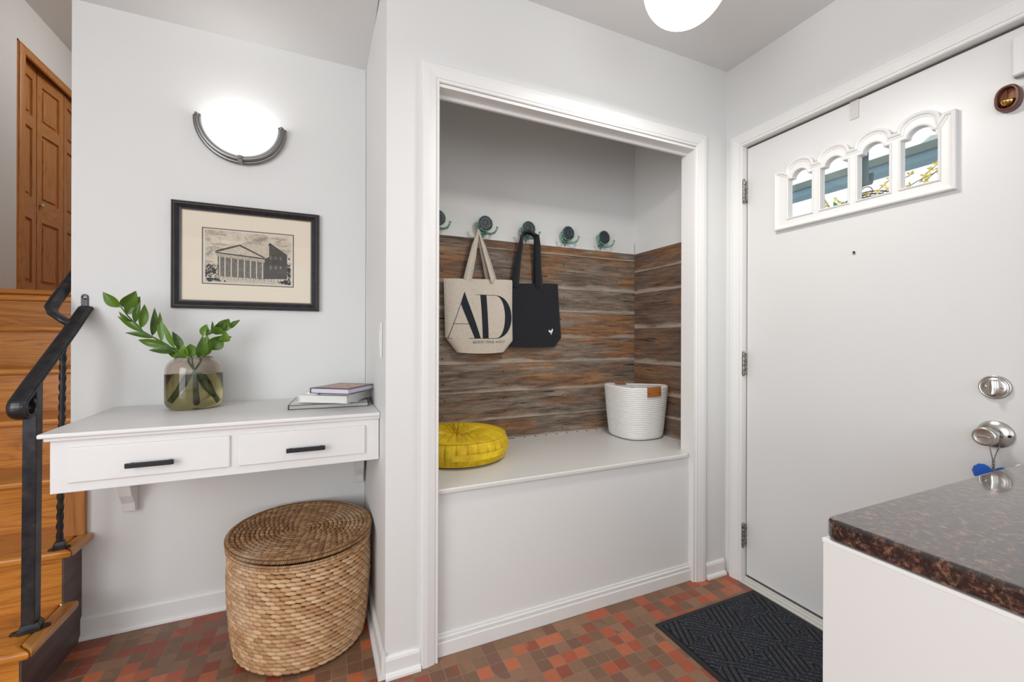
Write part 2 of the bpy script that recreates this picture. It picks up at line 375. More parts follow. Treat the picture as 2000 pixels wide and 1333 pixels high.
# opening lining with its stop strip
m = MB().box(.357, WA-.006, 2.038, 1.58, 1.548, 2.049).box(.357, 1.518, 2.026, 1.58, 1.530, 2.040, .001).box(1.5795, WA-.006, 0, 1.5895, 1.548, 2.049).box(.347, WA-.006, 0, .3575, 1.548, 2.049)
struct(m, 'trim_2', M_TRIM)
m = MB().sweep([(WB, 1.384, 0), (WB, 1.384, 2.056), (WB, .466, 2.056), (WB, .466, 0)], CAS, (-1, 0, 0))
struct(m, 'trim_3', M_TRIM)
m = MB().box(WB-.004, 1.3835, 0, 1.87, 1.3915, 2.062).box(WB-.004, .458, 0, 1.87, .4655, 2.062).box(WB-.004, .462, 2.0555, 1.87, 1.388, 2.063)
struct(m, 'trim_4', M_TRIM)
# closet: flat white rail above the boards, on both walls
struct(MB().box(.30, CB+.003, 1.667, CR, 2.10, 1.738, .002), 'trim_5', M_WALL)
struct(MB().box(CR+.003, 1.545, 1.667, 1.757, CB, 1.738, .002), 'trim_6', M_WALL)
# door threshold
struct(MB().box(1.782, .47, 0, 1.868, 1.383, .009, .003).box(1.80, .47, .009, 1.86, 1.383, .016, .003).box(1.812, .47, .016, 1.819, 1.383, .024, .002), 'trim_7', mat('threshold_metal', '#dcdad5', .4, .25))
# ---------------------------------------------------------------- stairs
st = thing('staircase', 'varnished oak staircase with bullnose first steps climbing beside the white wall', 'staircase', (-1.5, 2.2, 0))
RN = lambda n: 1.745+(n-1)*.2262
SXL = DX+.002
for n in range(1, 8):
    z = .2*n; y0 = RN(n)+.033; xr = -.857 if n < 3 else -.797
    build(MB().box(SXL, y0, z-.2, xr, y0+.016, z-.028), 'riser', M_OAKX, st)
    if n == 7:
        build(MB().box(SXL, RN(7), z-.028, xr, 3.155, z, .011, 3), 'landing_nosing', M_OAKX, st)
        build(MB().box(SXL, RN(7)+.012, z-.062, xr, y0, z-.028, .008, 3), 'cove_moulding', M_OAKX, st)
        continue
    yb = RN(n+1)+.046
    if n < 3:
        xi = -.863; ye = RN(n)+.028
        m = MB().prism([(SXL, RN(n)), (xi+.046, RN(n)), (xi, RN(n)+.05), (xi, yb if n == 1 else 2.122), (-.888, 2.122 if n == 2 else yb), (-.888, yb), (SXL, yb)], z-.028, z, .009, 3)
        build(m, 'tread', M_OAKX, st)
        back = RN(1)+.275 if n == 1 else 2.123
        m = MB().prism([(xi+.0475, RN(n)+.0005), (xi+.001, RN(n)+.051), (xi+.001, back), (xi+.0475, back)], z-.028, z, .009, 3)
        build(m, 'return_nosing', wood('stair_oak_return_%d' % n, 1, '#c48a48', '#b07432', '#8f561f', .33, coat=.25), st)
        y1 = 2.123
        build(MB().box(-.8575, y0+.001, z-.2, -.8515, y1, z-.028).box(-.8575, back, z-.03, -.8515, y1, z) if n == 1 else MB().box(-.8575, y0+.001, z-.2, -.8515, y1, z-.028), 'side_panel', M_SIDE, st)
    else:
        build(MB().box(SXL, RN(n), z-.028, xr, yb, z, .010, 3), 'tread', M_OAKX, st)
build(MB().box(-.905, 2.104, .4, -.836, 2.1235, .80, .002), 'end_panel', M_OAKZ, st)
# ---------------------------------------------------------------- upstairs folding door
d2 = MB().box(DX-.10, 4.495, 3.40, DX-.0005, 5.945, 3.43)
door2 = bpy.data.objects.new('door_2', None); C.objects.link(door2); door2.location = (DX, 4.5, UZ); WL['door_2'] = Vector((DX, 4.5, UZ)); door2['kind'] = 'structure'
CASO = [(0, 0), (0, .010), (-.005, .013), (-.012, .009), (-.018, .013), (-.045, .017), (-.060, .014), (-.064, 0)]
build(MB().sweep([(DX, 5.93, UZ), (DX, 5.93, UZ+2.03), (DX, 4.515, UZ+2.03), (DX, 4.515, UZ)], [(a, b) for a, b in CASO], (1, 0, 0)), 'door_casing', M_OAKD, door2)
build(MB().box(-2.30, 4.50, UZ, DX+.002, 4.515, UZ+2.045).box(-2.30, 4.50, UZ+2.03, DX+.002, 5.94, UZ+2.045).box(-2.26, 4.515, UZ+2.005, -2.235, 5.93, UZ+2.03), 'door_jamb', M_OAKD, door2)
def leaf(p0, p1, knob=None):
    """door leaf between two floor points, three raised panels"""
    p0 = Vector((p0[0], p0[1], 0)); p1 = Vector((p1[0], p1[1], 0)); L = (p1-p0).length; e = (p1-p0)/L; nrm = Vector((e.y, -e.x, 0))
    T_ = lambda a, b, h: p0+e*a+nrm*b+Vector((0, 0, UZ+h))
    H_ = 1.995
    def bx(m, a0, h0, a1, h1, b0, b1, bev=0):
        vs = [T_(a, b, h) for a in (a0, a1) for b in (b0, b1) for h in (h0, h1)]
        return m.solid(vs, [(0, 1, 3, 2), (4, 6, 7, 5), (0, 4, 5, 1), (2, 3, 7, 6), (0, 2, 6, 4), (1, 5, 7, 3)], bev)
    m = MB(); S = .062
    bx(m, .003, .012, S, H_, -.028, 0); bx(m, L-S, .012, L-.003, H_, -.028, 0)
    rails = [(.012, .19), (.72, .90), (1.47, 1.57), (1.88, H_)]
    r = MB()
    for a, b in rails: bx(r, S, a, L-S, b, -.028, 0)
    lf = build(m, 'door_leaf', M_OAKD, door2); build(r, 'rail', M_OAKDY, lf)
    for (a, b) in ((.19, .72), (.90, 1.47), (1.57, 1.88)):
        q = MB(); bx(q, S, a, L-S, b, -.022, -.016); bx(q, S+.028, a+.028, L-S-.028, b-.028, -.018, -.004, .005)
        build(q, 'panel', M_OAKD, lf)
    if knob: build(MB().lathe([(.0001, .030), (.010, .030), (.016, .024), (.015, .017), (.007, .012), (.007, 0)], T_(knob, 0, .86), (nrm.x, nrm.y, 0), 20), 'knob', mat('pale_knob', '#cfcac2', .3, .6), lf)
leaf((-2.222, 4.518), (-2.246, 4.862)); leaf((-2.246, 4.866), (-2.222, 5.206), .035); leaf((-2.222, 5.212), (-2.246, 5.56)); leaf((-2.246, 5.564), (-2.222, 5.925))
# ---------------------------------------------------------------- front door
d1 = bpy.data.objects.new('door_1', None); C.objects.link(d1); d1.location = (1.84, .925, 0); WL['door_1'] = Vector((1.84, .925, 0)); d1['kind'] = 'structure'
DF = 1.822
def frame_boxes(m, y0, y1, z0, z1, hy0, hy1, hz0, hz1, x0, x1):
    m.box(x0, y0, z0, x1, hy0, z1); m.box(x0, hy1, z0, x1, y1, z1); m.box(x0, hy0, z0, x1, hy1, hz0); m.box(x0, hy0, hz1, x1, hy1, z1); return m
build(frame_boxes(MB(), .472, 1.3785, .026, 2.046, .672, 1.202, 1.650, 1.873, DF, 1.866), 'door_slab', M_DOOR, d1)
build(MB().box(DF+.004, .4665, .02, DF+.03, .4715, 2.05).box(DF+.004, 1.3790, .02, DF+.03, 1.3834, 2.05).box(DF+.004, .468, 2.0465, DF+.03, 1.383, 2.0552), 'weatherstrip', M_GASKET, d1)
build(MB().box(DF-.001, .474, .0245, DF+.03, 1.377, .031), 'door_sweep', M_GASKET, d1)
def arc(cy, cz, ry, rz, a0, a1, n=12): return [(cy+ry*math.cos(a0+(a1-a0)*i/n), cz+rz*math.sin(a0+(a1-a0)*i/n)) for i in range(n+1)]
PC = [.743, .872, 1.001, 1.130]
outl = [(1.236, 1.622), (.652, 1.622), (.652, 1.874), (.682, 1.874)]
for c in PC: outl += arc(c+.0015, 1.864, .056, .043, PI, 0, 14)
outl += [(1.206, 1.874), (1.236, 1.874)]
def pane_loop(c, gr=0):
    hw = .0485-gr
    return [(c+hw, 1.666+gr), (c-hw, 1.666+gr), (c-hw, 1.831-gr)]+arc(c, 1.831-gr, .032-gr, .029, PI, 0, 12)+[(c+hw, 1.831-gr)]
vs, fs = curve_plate('plate', [outl]+[pane_loop(c) for c in PC], 0, .010)
wf = build(MB().add([(DF-.001-h, a_, b_) for a_, b_, h in vs], fs), 'window_frame', M_TRIM, d1)
P3 = lambda L, x=DF-.011: [(x, a_, b_) for a_, b_ in L]
def orient(L):
    s = sum(L[i][0]*L[(i+1) % len(L)][1]-L[(i+1) % len(L)][0]*L[i][1] for i in range(len(L))); return L if s > 0 else L[::-1]
mould = [(0, 0), (0, .007), (-.004, .010), (-.009, .008), (-.013, .003), (-.018, .002), (-.018, 0)]
build(MB().sweep(P3(orient(outl)), [(-a_, b_) for a_, b_ in mould], (-1, 0, 0), closed=True), 'outer_moulding', M_TRIM, wf)
for c in PC:
    L = orient(pane_loop(c))
    build(MB().sweep(P3(L), [(-.006, .0), (-.006, .003), (-.003, .006), (0, .004), (0, 0)], (-1, 0, 0), closed=True).sweep(P3(L, DF+.016), [(-.003, 0), (-.003, .015), (0, .015), (0, 0)], (-1, 0, 0), closed=True), 'pane_bead', M_TRIM, wf)
M_GLASS = thin_glass('clear_glass')
for c in PC:
    L = orient(pane_loop(c)); n = len(L)
    build(MB().add([(DF+.009, a_, b_) for a_, b_ in L], [list(range(n))]), 'pane', M_GLASS, wf)
# outside face of the lite
vs, fs = curve_plate('plate2', [[(1.205, 1.648), (.669, 1.648), (.669, 1.87), (1.205, 1.87)]]+[pane_loop(c, -.003) for c in PC], 0, .007)
build(MB().add([(DF+.012+h, a_, b_) for a_, b_, h in vs], fs), 'outer_frame', M_TRIM, wf)
# hinges
for zc in (1.842, 1.029, .219):
    h = MB()
    for k in range(5): h.lathe([(.0058, 0), (.0063, .002), (.0063, .0185), (.0058, .0205)], (1.7985, 1.3795, zc-.052+k*.0209), n=14)
    h.lathe([(.004, 0), (.005, .002), (.0035, .006), (.0001, .007)], (1.7985, 1.3795, zc+.0525), n=12).lathe([(.0001, -.007), (.0035, -.006), (.005, -.002), (.004, 0)], (1.7985, 1.3795, zc-.052), n=12)
    h.box(1.7995, 1.3815, zc-.05, 1.82, 1.3832, zc+.05).box(1.806, 1.3765, zc-.05, 1.821, 1.3785, zc+.05)
    mh = mat('worn_hinge_metal', '#8e8a80', .38, .9); gg = N(mh); gg.col(gg.ramp(gg.noise(gg.pos(), 320, 3), [(.42, '#3d3a35'), (.55, '#b5b1a7')]))
    build(h, 'hinge', mh, d1)
# peephole
ph = build(MB().lathe([(.0045, 0), (.0065, 0), (.0068, -.003), (.0045, -.004), (.004, -.001)], (DF-.0002, .937, 1.474), (1, 0, 0), 24), 'peephole', M_CHROME, d1)
build(MB().lathe([(.0001, -.0012), (.0042, -.001)], (DF-.001, .937, 1.474), (1, 0, 0), 16), 'lens', mat('peephole_lens', '#0c0c0e', .05), ph)
# deadbolt thumb-turn
db = build(MB().lathe([(.0001, -.011), (.020, -.011), (.027, -.009), (.029, -.0065), (.031, -.0085), (.0335, -.0085), (.0352, -.005), (.0352, 0)], (DF, .569, 1.006), (1, 0, 0), 56), 'deadbolt', M_NICKEL, d1)
t = MB(); Y0, Z0 = .569, 1.006
t.grid(lambda u, v: (DF-.011-.021*math.sin(PI*v)**.7-.0005, Y0+(.0065*math.cos(2*PI*u))*(1-.35*abs(2*v-1)), Z0+(v-.5)*.046+.003*math.sin(2*PI*u)), 12, 14, cu=True)
t = MB().prism([(Y0-.0045, Z0-.023), (Y0+.0045, Z0-.023), (Y0+.0065, Z0), (Y0+.0045, Z0+.023), (Y0-.0045, Z0+.023), (Y0-.0065, Z0)], DF-.030, DF-.010, .004, 3, plane='yz')
build(t, 'thumb_turn', M_CHROME, db)
for s in (-1, 1): build(MB().ball((DF-.0105, Y0+s*.017, Z0+.001), .0022, .0042, .0042, 14), 'screw', M_CHROME, db)
# door knob
kb = build(MB().lathe([(.0001, -.013), (.018, -.013), (.026, -.011), (.038, -.005), (.0405, -.002), (.0405, 0)], (DF, .568, .866), (1, 0, 0), 56), 'door_knob', M_NICKEL, d1)
build(MB().lathe([(.0145, -.010), (.0135, -.034), (.017, -.044), (.0245, -.053), (.0268, -.066), (.0262, -.077), (.0235, -.0805), (.020, -.0795), (.012, -.078), (.0001, -.078)], (DF, .568, .866), (1, 0, 0), 48), 'grip', M_NICKEL, kb)
build(MB().prism([(.557, .8625), (.579, .8625), (.583, .866), (.579, .8695), (.557, .8695), (.553, .866)], DF-.087, DF-.076, .003, 3, plane='yz'), 'lock_turn', M_CHROME, kb)
build(MB().lathe([(.0001, -.0085), (.0036, -.0085), (.0036, -.004)], (DF-.002, .538, .866), (1, 0, 0), 16), 'set_hole', M_DARKHOLE, kb)

# ================================================================ outdoors, seen through the four panes
struct(MB().box(1.87, -6, -.2, 14, 9, -.12), 'ground', mat('pale_paving', '#c9c7c1', .9))
M_BEAM = mat('blue_grey_beam', '#7f979d', .7)
bt = thing('porch_beam', 'blue grey wooden beam running across outside the door window', 'beam', (2.65, 1.0, -.12))
build(MB().box(2.6, -1.2, 2.045, 2.72, 3.4, 2.085, .003), 'upper_board', mat('grey_green_board', '#8b9c98', .7), bt)
build(MB().box(2.612, -1.2, 2.005, 2.708, 3.4, 2.045, .002), 'lower_board', mat('light_blue_board', '#8fb0bf', .7), bt)
for y in (-1.15, 3.3): build(MB().box(2.62, y, -.12, 2.70, y+.08, 2.005, .003), 'post', M_BEAM, bt)
rf = MB(); rf.grid(lambda u, v: (2.73+v*1.5, -1.2+u*2.34, 2.12+v*.95+.007*math.sin(u*2.34/.05*2*PI)), 420, 2)
tag(build(rf, 'porch_roof', mat('pale_corrugated_sheet', '#c3d0cb', .6)), 'pale corrugated roof sheet above the beam outside the door', 'roof')
nh = thing('neighbour_house', 'far pale house with a low blue roof beyond the door window', 'house', (13.2, 5.5, -.12))
build(MB().box(12.4, 4.0, -.12, 13.9, 8.4, 3.95), 'wall', mat('far_house_wall', '#dfe3e6', .8), nh)
build(MB().prism([(12.2, 3.95), (14.1, 3.95), (13.15, 4.75)], 3.85, 8.6, plane='xz'), 'roof', mat('far_roof', '#6f8fbe', .7), nh)
# wreath hanger hooked over the top of the door
hg = thing('wreath_hanger', 'slim white metal strap hooked over the top of the front door', 'hanger', (1.84, .937, 1.70))
M_STRAP = mat('pale_strap', '#cfcbc7', .45)
build(MB().box(DF-.0035, .923, 1.979, DF-.0015, .951, 2.049, .0008), 'inner_strap', M_STRAP, hg)
build(MB().box(DF-.0035, .923, 2.0468, 1.874, .951, 2.0488), 'top_bend', M_STRAP, hg)
pts = [(1.872, 0, 2.048), (1.872, 0, 1.78)]+[(1.872+.018-.018*math.cos(a_), 0, 1.765-.030*math.sin(a_)) for a_ in [PI*i/10 for i in range(11)]]+[(1.909, 0, 1.785)]
m = MB()
m.grid(lambda u, v: (lambda q: (q[0], .916+.030*v, q[2]))(pts[min(len(pts)-1, round(u*(len(pts)-1)))]), len(pts)-1, 1, smooth=False)
m2 = MB().sweep([(p[0], .932, p[2]) for p in pts], [(0, -.015), (.0018, -.015), (.0018, .015), (0, .015)], (0, 1, 0))
build(m2, 'outer_hook', mat('grey_blue_strap', '#6e8489', .5), hg, label='grey blue hook behind the glass')
wr = thing('spring_wreath', 'thin twig wreath of yellow flowers hanging outside behind the door window', 'wreath', (1.915, .935, 1.50))
rnd = random.Random(4); M_TWIG = mat('brown_twig', '#6d5f63', .8); M_YEL = mat('yellow_petal', '#d9c94e', .6); M_GRN = mat('green_leaf', '#4f9a76', .6)
build(MB().tube([(1.895, .935+.020*math.cos(a_), 1.712+.020*math.sin(a_)) for a_ in [2*PI*i/20 for i in range(20)]], .0016, 6, closed=True), 'ring', M_TWIG, wr)
tw = MB()
for k in range(5):
    ph_ = rnd.random()*6; R_ = .17+.006*k
    tw.tube([(1.91+.008*math.sin(3*a_+ph_), .935+(R_+.006*math.sin(5*a_+ph_))*math.cos(a_), 1.515+(R_+.006*math.cos(4*a_+ph_))*math.sin(a_)) for a_ in [2*PI*i/48 for i in range(48)]], .003, 6, closed=True)
build(tw, 'twigs', M_TWIG, wr)
spr = [((.90, 1.69), (.80, 1.735)), ((.86, 1.675), (.70, 1.728)), ((.80, 1.665), (.690, 1.752)), ((.98, 1.685), (.955, 1.735)), ((1.02, 1.68), (.93, 1.705)), ((1.06, 1.672), (1.09, 1.735)), ((1.15, 1.675), (1.085, 1.70)), ((.92, 1.685), (.86, 1.74)), ((.78, 1.70), (.73, 1.745)), ((1.0, 1.66), (1.04, 1.715))]
for i, (a_, b_) in enumerate(spr):
    s_ = build(MB().tube([(1.905, a_[0], a_[1]), (1.90, (a_[0]+b_[0])/2, (a_[1]+b_[1])/2+.004), (1.90, b_[0], b_[1])], .0014, 5), 'sprig', M_TWIG, wr)
    for j in range(3):
        f = .35+.32*j; c = Vector((1.896, a_[0]+(b_[0]-a_[0])*f, a_[1]+(b_[1]-a_[1])*f)); m = MB()
        for k in range(4):
            an = k*PI/2+rnd.random(); e = Vector((-.3, math.cos(an), math.sin(an))).normalized(); s2 = Vector((1, 0, 0)).cross(e).normalized(); L_ = .011+.004*rnd.random()
            m.add([c, c+e*L_*.5+s2*.0038, c+e*L_, c+e*L_*.5-s2*.0038], [(0, 1, 2, 3)])
        build(m, 'flower', M_YEL, s_)
for (cy, cz, dy, dz) in ((1.035, 1.672, .018, .038), (1.035, 1.672, -.022, .030), (.832, 1.69, -.010, .034), (.985, 1.672, -.02, .008)):
    e = Vector((0, dy, dz)); s2 = Vector((0, -dz, dy))*.22; c = Vector((1.9, cy, cz)); m = MB()
    m.add([c, c+e*.35+s2, c+e*.7+s2*.8, c+e, c+e*.7-s2*.8+Vector((.004, 0, 0)), c+e*.35-s2+Vector((.004, 0, 0))], [(0, 1, 2, 3, 4, 5)]); build(m, 'leaf', M_GRN, wr)

# ================================================================ things on the door
bl = thing('doorbell_chime', 'oval dark wooden chime holding a half brass bell, high on the door', 'door chime', (DF, .541, 1.808))
M_WAL = wood('walnut', 2, '#6a3d30', '#5a3128', '#3d1f19', .4, 20)
ov = [( .541+.0195*math.copysign(abs(math.cos(a_))**.8, math.cos(a_)), 1.848+.0305*math.copysign(abs(math.sin(a_))**.85, math.sin(a_))) for a_ in [2*PI*i/40 for i in range(40)]]
build(MB().sweep([(DF-.026, a_, b_) for a_, b_ in ov], [(0, 0), (-.003, .0006), (-.0050, -.0005), (-.0066, -.004), (-.0066, -.0255), (0, -.0255)], (-1, 0, 0), closed=True, smooth=False), 'rim', M_WAL, bl)
n = len(ov); build(MB().add([(DF-.004, a_, b_) for a_, b_ in ov], [list(range(n))]), 'back_panel', wood('cherry_back', 2, '#a05f3c', '#8d4f31', '#6f3a22', .4, 20), bl)
build(MB().lathe([(.0001, -.0185), (.007, -.017), (.0125, -.012), (.0158, -.004), (.0166, .0)], (DF-.017, .541, 1.8405), (0, 0, 1), 28), 'bell', mat('polished_brass', '#d9b765', .18, 1), bl)
build(MB().tube([(DF-.018, .541, 1.877), (DF-.018, .541, 1.840)], .0007, 5)  .ball((DF-.010, .541, 1.8865), .002, n=8), 'cord', M_BLACK, bl)
sb = thing('door_closer_box', 'white box fixed at the top right corner of the door', 'box', (1.81, .46, 1.903))
build(MB().box(DF-.026, .474, 1.903, DF, .530, 2.013, .003), 'cover', M_DOOR, sb)
build(MB().box(DF-.024, .4755, 1.899, DF-.004, .5285, 1.903), 'base_edge', mat('grey_edge_plastic', '#a6a49f', .5), sb)  # narrow grey strip along the lower edge of the cover
# blue felt ornament hanging from the knob
om = thing('felt_ornament', 'bright blue scalloped felt heart hanging on a cord from the door knob', 'ornament', (DF-.03, .563, .675))
M_FELT = mat('blue_felt', '#0f55b8', .9, 0, Sheen_Weight=.4); g = N(M_FELT); g.bump(g.noise(g.pos(), 700, 2), .5, .0008)
M_CORD = mat('twisted_cord', '#8b8279', .8); g = N(M_CORD); g.col(g.ramp(g.noise(g.pos(), 420, 2), [(.45, '#3c3833'), (.55, '#b8aea2')]))
hp = []
for i in range(120):
    a_ = 2*PI*i/120; X = 16*math.sin(a_)**3; Z = 13*math.cos(a_)-5*math.cos(2*a_)-2*math.cos(3*a_)-math.cos(4*a_)
    k = 1+.035*abs(math.sin(a_*13)); hp.append((.5635+X*k*.00262, .742+Z*k*.0029))
m = MB(); nH = len(hp); cen = (.5635, .742)
def heart(sgn):
    V = []; F = []
    for j in range(7):
        f = 1-j/7*1.0; th = .006*math.sqrt(max(0, 1-f**4))
        for a_, b_ in hp: V.append((DF-.034-sgn*(th+.001), cen[0]+(a_-cen[0])*f, cen[1]+(b_-cen[1])*f))
    V.append((DF-.034-sgn*.007, cen[0], cen[1]))
    for j in range(6):
        for i in range(nH): F.append((j*nH+i, j*nH+(i+1) % nH, (j+1)*nH+(i+1) % nH, (j+1)*nH+i))
    for i in range(nH): F.append((6*nH+i, 6*nH+(i+1) % nH, 7*nH))
    return V, F
v1, f1 = heart(1); m.add(v1, f1, True); v1, f1 = heart(-1); m.add(v1, f1, True); build(m, 'heart', M_FELT, om)
build(MB().tube([(DF-.022, .576, .845), (DF-.026, .570, .815), (DF-.030, .5645, .792)], .0013, 6).tube([(DF-.022, .552, .842), (DF-.026, .559, .815), (DF-.030, .563, .792)], .0013, 6).tube([(DF-.030, .5645, .795), (DF-.033, .5655, .756)], .0016, 6).tube([(DF-.030, .5625, .795), (DF-.033, .5615, .756)], .0016, 6).tube([(DF-.022, .564+.0150*math.cos(a_), .866+.0150*math.sin(a_)*1.2) for a_ in [-2.4-(2*PI-1.66)*i/14 for i in range(15)]], .0013, 6), 'cord', M_CORD, om)

# ================================================================ doormat
mt = thing('doormat', 'black ribbed doormat lying in front of the white door', 'doormat', (1.49, .87, 0))
build(MB().box(1.204, .43, .0, 1.778, 1.312, .0045, .002), 'rubber_edge', mat('black_rubber', '#15171c', .5), mt)
M_MAT = mat('black_carpet_ribs', '#1d1f24', .95); g = N(M_MAT); p = g.pos()
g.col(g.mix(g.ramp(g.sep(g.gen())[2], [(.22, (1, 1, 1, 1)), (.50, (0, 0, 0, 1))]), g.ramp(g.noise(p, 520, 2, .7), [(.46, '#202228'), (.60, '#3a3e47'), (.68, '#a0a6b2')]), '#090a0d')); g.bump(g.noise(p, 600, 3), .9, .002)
def mh_(u, v):
    x = 1.222+u*.538; y = .450+v*.845; bx_ = x/.13; by_ = y/.13; i, j = int(bx_), int(by_); fx_, fy_ = bx_-i, by_-j
    s = 1 if (i+j) % 2 else -.45
    d = (fx_*.9+s*fy_)*5.6; h = .5+.5*math.sin(2*PI*d)
    e = min(u*60, (1-u)*60, v*90, (1-v)*90, 1)
    return (x, y, .0045+e*(.0012+.0060*h))
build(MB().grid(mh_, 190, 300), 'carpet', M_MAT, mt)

# ================================================================ cabinet and worktop at the right
cb = thing('cabinet', 'plain white painted cabinet under the brown granite worktop', 'cabinet', (1.2, .0, 0))
M_CAB = paint('cabinet_paint', '#e9e8e4', .45, .05, 20)
build(MB().box(.726, -.9, 0, 1.795, .416, .8325, .001), 'body', M_CAB, cb)
build(MB().box(.7245, -.9, .8262, .7262, .4165, .8322, .0005), 'caulk_line', mat('pale_caulk', '#efeeea', .5), cb)
ct = MB().prism([(.722, .30), (.722, .400), (.728, .410), (.738, .414), (1.797, .414), (1.797, -.92), (.716, -.92)][::-1], .8335, .8665, .006, 3)
tag(build(ct, 'worktop', M_GRANITE), 'speckled brown and black granite worktop with a dark glossy edge', 'worktop')

# ================================================================ bench in the closet recess
bn = thing('storage_bench', 'white built-in bench with a flat painted seat inside the closet recess', 'bench', (.97, 1.75, 0))
build(MB().prism([(.364, 1.486), (1.560, 1.486), (1.5785, 1.500), (1.5785, 1.548), (1.744, 1.548), (1.744, CB-.002), (.34, CB-.002), (.34, 1.549), (.3585, 1.549), (.3585, 1.486)], ZB-.019, ZB, .005, 3), 'seat', M_BENCHTOP, bn)
build(MB().box(.3585, 1.500, .0, 1.5785, 1.516, ZB-.019), 'front_panel', M_WALL, bn)
build(MB().box(.3585, 1.484, 0, 1.5785, 1.4998, .052, .003).box(.3585, 1.491, .052, 1.5785, 1.4998, .060, .002).box(.3585, 1.4875, .0615, 1.5785, 1.4998, .0675, .002).box(.3585, 1.4945, .0675, 1.5785, 1.4998, .078, .002), 'base_moulding', M_TRIM, bn)
cl = MB()
for k in range(46):
    x = .92+k*.0135
    if (k*7) % 5: cl.box(x, CB-.0045, ZB, x+.009, CB-.001, ZB+.0035, .0006)
build(cl, 'caulk_beads', mat('broken_caulk', '#e6e3dd', .6), bn)
# boards
pk = thing('plank_cladding', 'weathered reclaimed boards covering the back wall of the recess', 'wall cladding', (1.0, 2.095, ZB))
cuts = [ZB, .700, .780, .935, 1.011, 1.148, 1.214, 1.322, 1.427, 1.545, 1.621, 1.6665]
cuts = [ZB, .711, .858, 1.011, 1.148, 1.294, 1.427, 1.621, 1.6665]
for i in range(len(cuts)-1):
    a_, b_ = cuts[i]+.0003, cuts[i+1]-.0003; tilt = (.004 if i % 2 else -.002)
    vs = [(x, y, z+(tilt*(x-1) if (0 < i < len(cuts)-2) else 0)) for x in (.30, 1.7555) for y in (CB, 2.0995) for z in (a_, b_)]
    build(MB().solid(vs, [(0, 1, 3, 2), (4, 6, 7, 5), (0, 4, 5, 1), (2, 3, 7, 6), (0, 2, 6, 4), (1, 5, 7, 3)], .0025, 2), 'board', M_PLANKX, pk)
pk2 = thing('plank_cladding', 'dark weathered boards on the short right wall of the recess', 'wall cladding', (1.75, 1.85, ZB))
cuts2 = [ZB, .70, .822, .994, 1.206, 1.419, 1.552, 1.6665]
for i in range(len(cuts2)-1):
    build(MB().box(CR, 1.549, cuts2[i]+.0003, 1.7568, CB-.0003, cuts2[i+1]-.0003, .0025), 'board', M_PLANKY, pk2)
nl = MB(); rnd = random.Random(9)
M_NAIL = mat('rusty_nail', '#1b1512', .7)
for i in range(len(cuts)-2):
    for x in (.545, .872, 1.23, 1.62):
        for f in (.28, .72): nl.ball((x+rnd.uniform(-.02, .02), CB-.0005, cuts[i]+(cuts[i+1]-cuts[i])*f+rnd.uniform(-.01, .01)), .0028, .0012, .0045, 8)
o = build(nl, 'nail_heads', M_NAIL, pk); o['kind'] = 'stuff'

# ================================================================ wall hooks
M_VERD = mat('verdigris_iron', '#5f9c7e', .6, .15); g = N(M_VERD); g.col(g.ramp(g.noise(g.obj(), 140, 3), [(.36, '#4d7263'), (.5, '#76a492'), (.66, '#a8cec0')]))
M_DISC = mat('dark_slate_knob', '#2a333b', .45); g = N(M_DISC); g.col(g.ramp(g.noise(g.obj(), 90, 3), [(.4, '#20272f'), (.65, '#3a464f')])); g.bump(g.noise(g.obj(), 160, 3), .4, .001)
def make_hook():
    hk = thing('coat_hook', 'x', 'coat hook', (.747, 2.086, 1.680), 'green iron hooks with dark round knobs along the recess wall')
    x, z, yw = .747, 1.738, 2.0885
    build(MB().lathe([(.0001, 0), (.026, 0), (.022, .006), (.011, .012), (.010, .022), (.018, .030), (.037, .036), (.0405, .041), (.0405, .045), (.0385, .047), (.037, .045)], (x, yw, z), (0, -1, 0), 40), 'knob_cup', M_VERD, hk)
    build(MB().lathe([(.0001, .0475), (.012, .0475), (.0145, .0465), (.017, .048), (.030, .0475), (.0345, .0465), (.037, .0445)], (x, yw, z), (0, -1, 0), 40), 'knob_face', M_DISC, hk)
    star = []
    for k in range(10):
        a_ = PI/2+k*PI/5; r = .026 if k % 2 == 1 else .014
        star.append((x+.002+r*math.cos(a_)*.9, 1.700+r*math.sin(a_)*1.0-(.006 if k == 5 else 0)))
    build(MB().prism(star, yw-.006, yw, .002, 2, plane='xz').lathe([(.0001, .020), (.006, .018), (.009, .012), (.010, .0)], (x+.002, yw-.001, 1.702), (0, -1, 0), 16).prism([(x-.006, 1.695), (x+.010, 1.695), (x+.008, 1.712), (x-.004, 1.712)], yw-.02, yw, .002, 2, plane='xz'), 'backplate', M_VERD, hk)
    for s in (-1, 1):
        P_ = [(x+.002, yw-.012, 1.702), (x+s*.016, yw-.024, 1.693), (x+s*.032, yw-.040, 1.688), (x+s*.045, yw-.052, 1.692), (x+s*.054, yw-.058, 1.704), (x+s*.058, yw-.059, 1.716)]
        build(MB().tube(P_, [.0068, .0064, .0060, .0055, .0050, .0050], 10).ball((x+s*.0585, yw-.059, 1.7185), .0066, n=12), 'prong', M_VERD, hk)
    return hk
hook = make_hook()
labs = ['green coat hook half hidden behind the left casing of the recess', 'green coat hook holding the cream tote bag', 'green coat hook holding the black tote bag', 'empty green coat hook beside the one with the black bag', 'empty green coat hook nearest the corner of the recess']
xs = [.497, .747, .995, 1.243, 1.487]
for i, x in enumerate(xs):
    if i == 1: hook['label'] = labs[1]; continue
    c = hook.copy(); C.objects.link(c); c.location = hook.location+Vector((x-.747, 0, 0)); c['label'] = labs[i]
    for ch in hook.children:
        k = ch.copy(); C.objects.link(k); k.parent = c

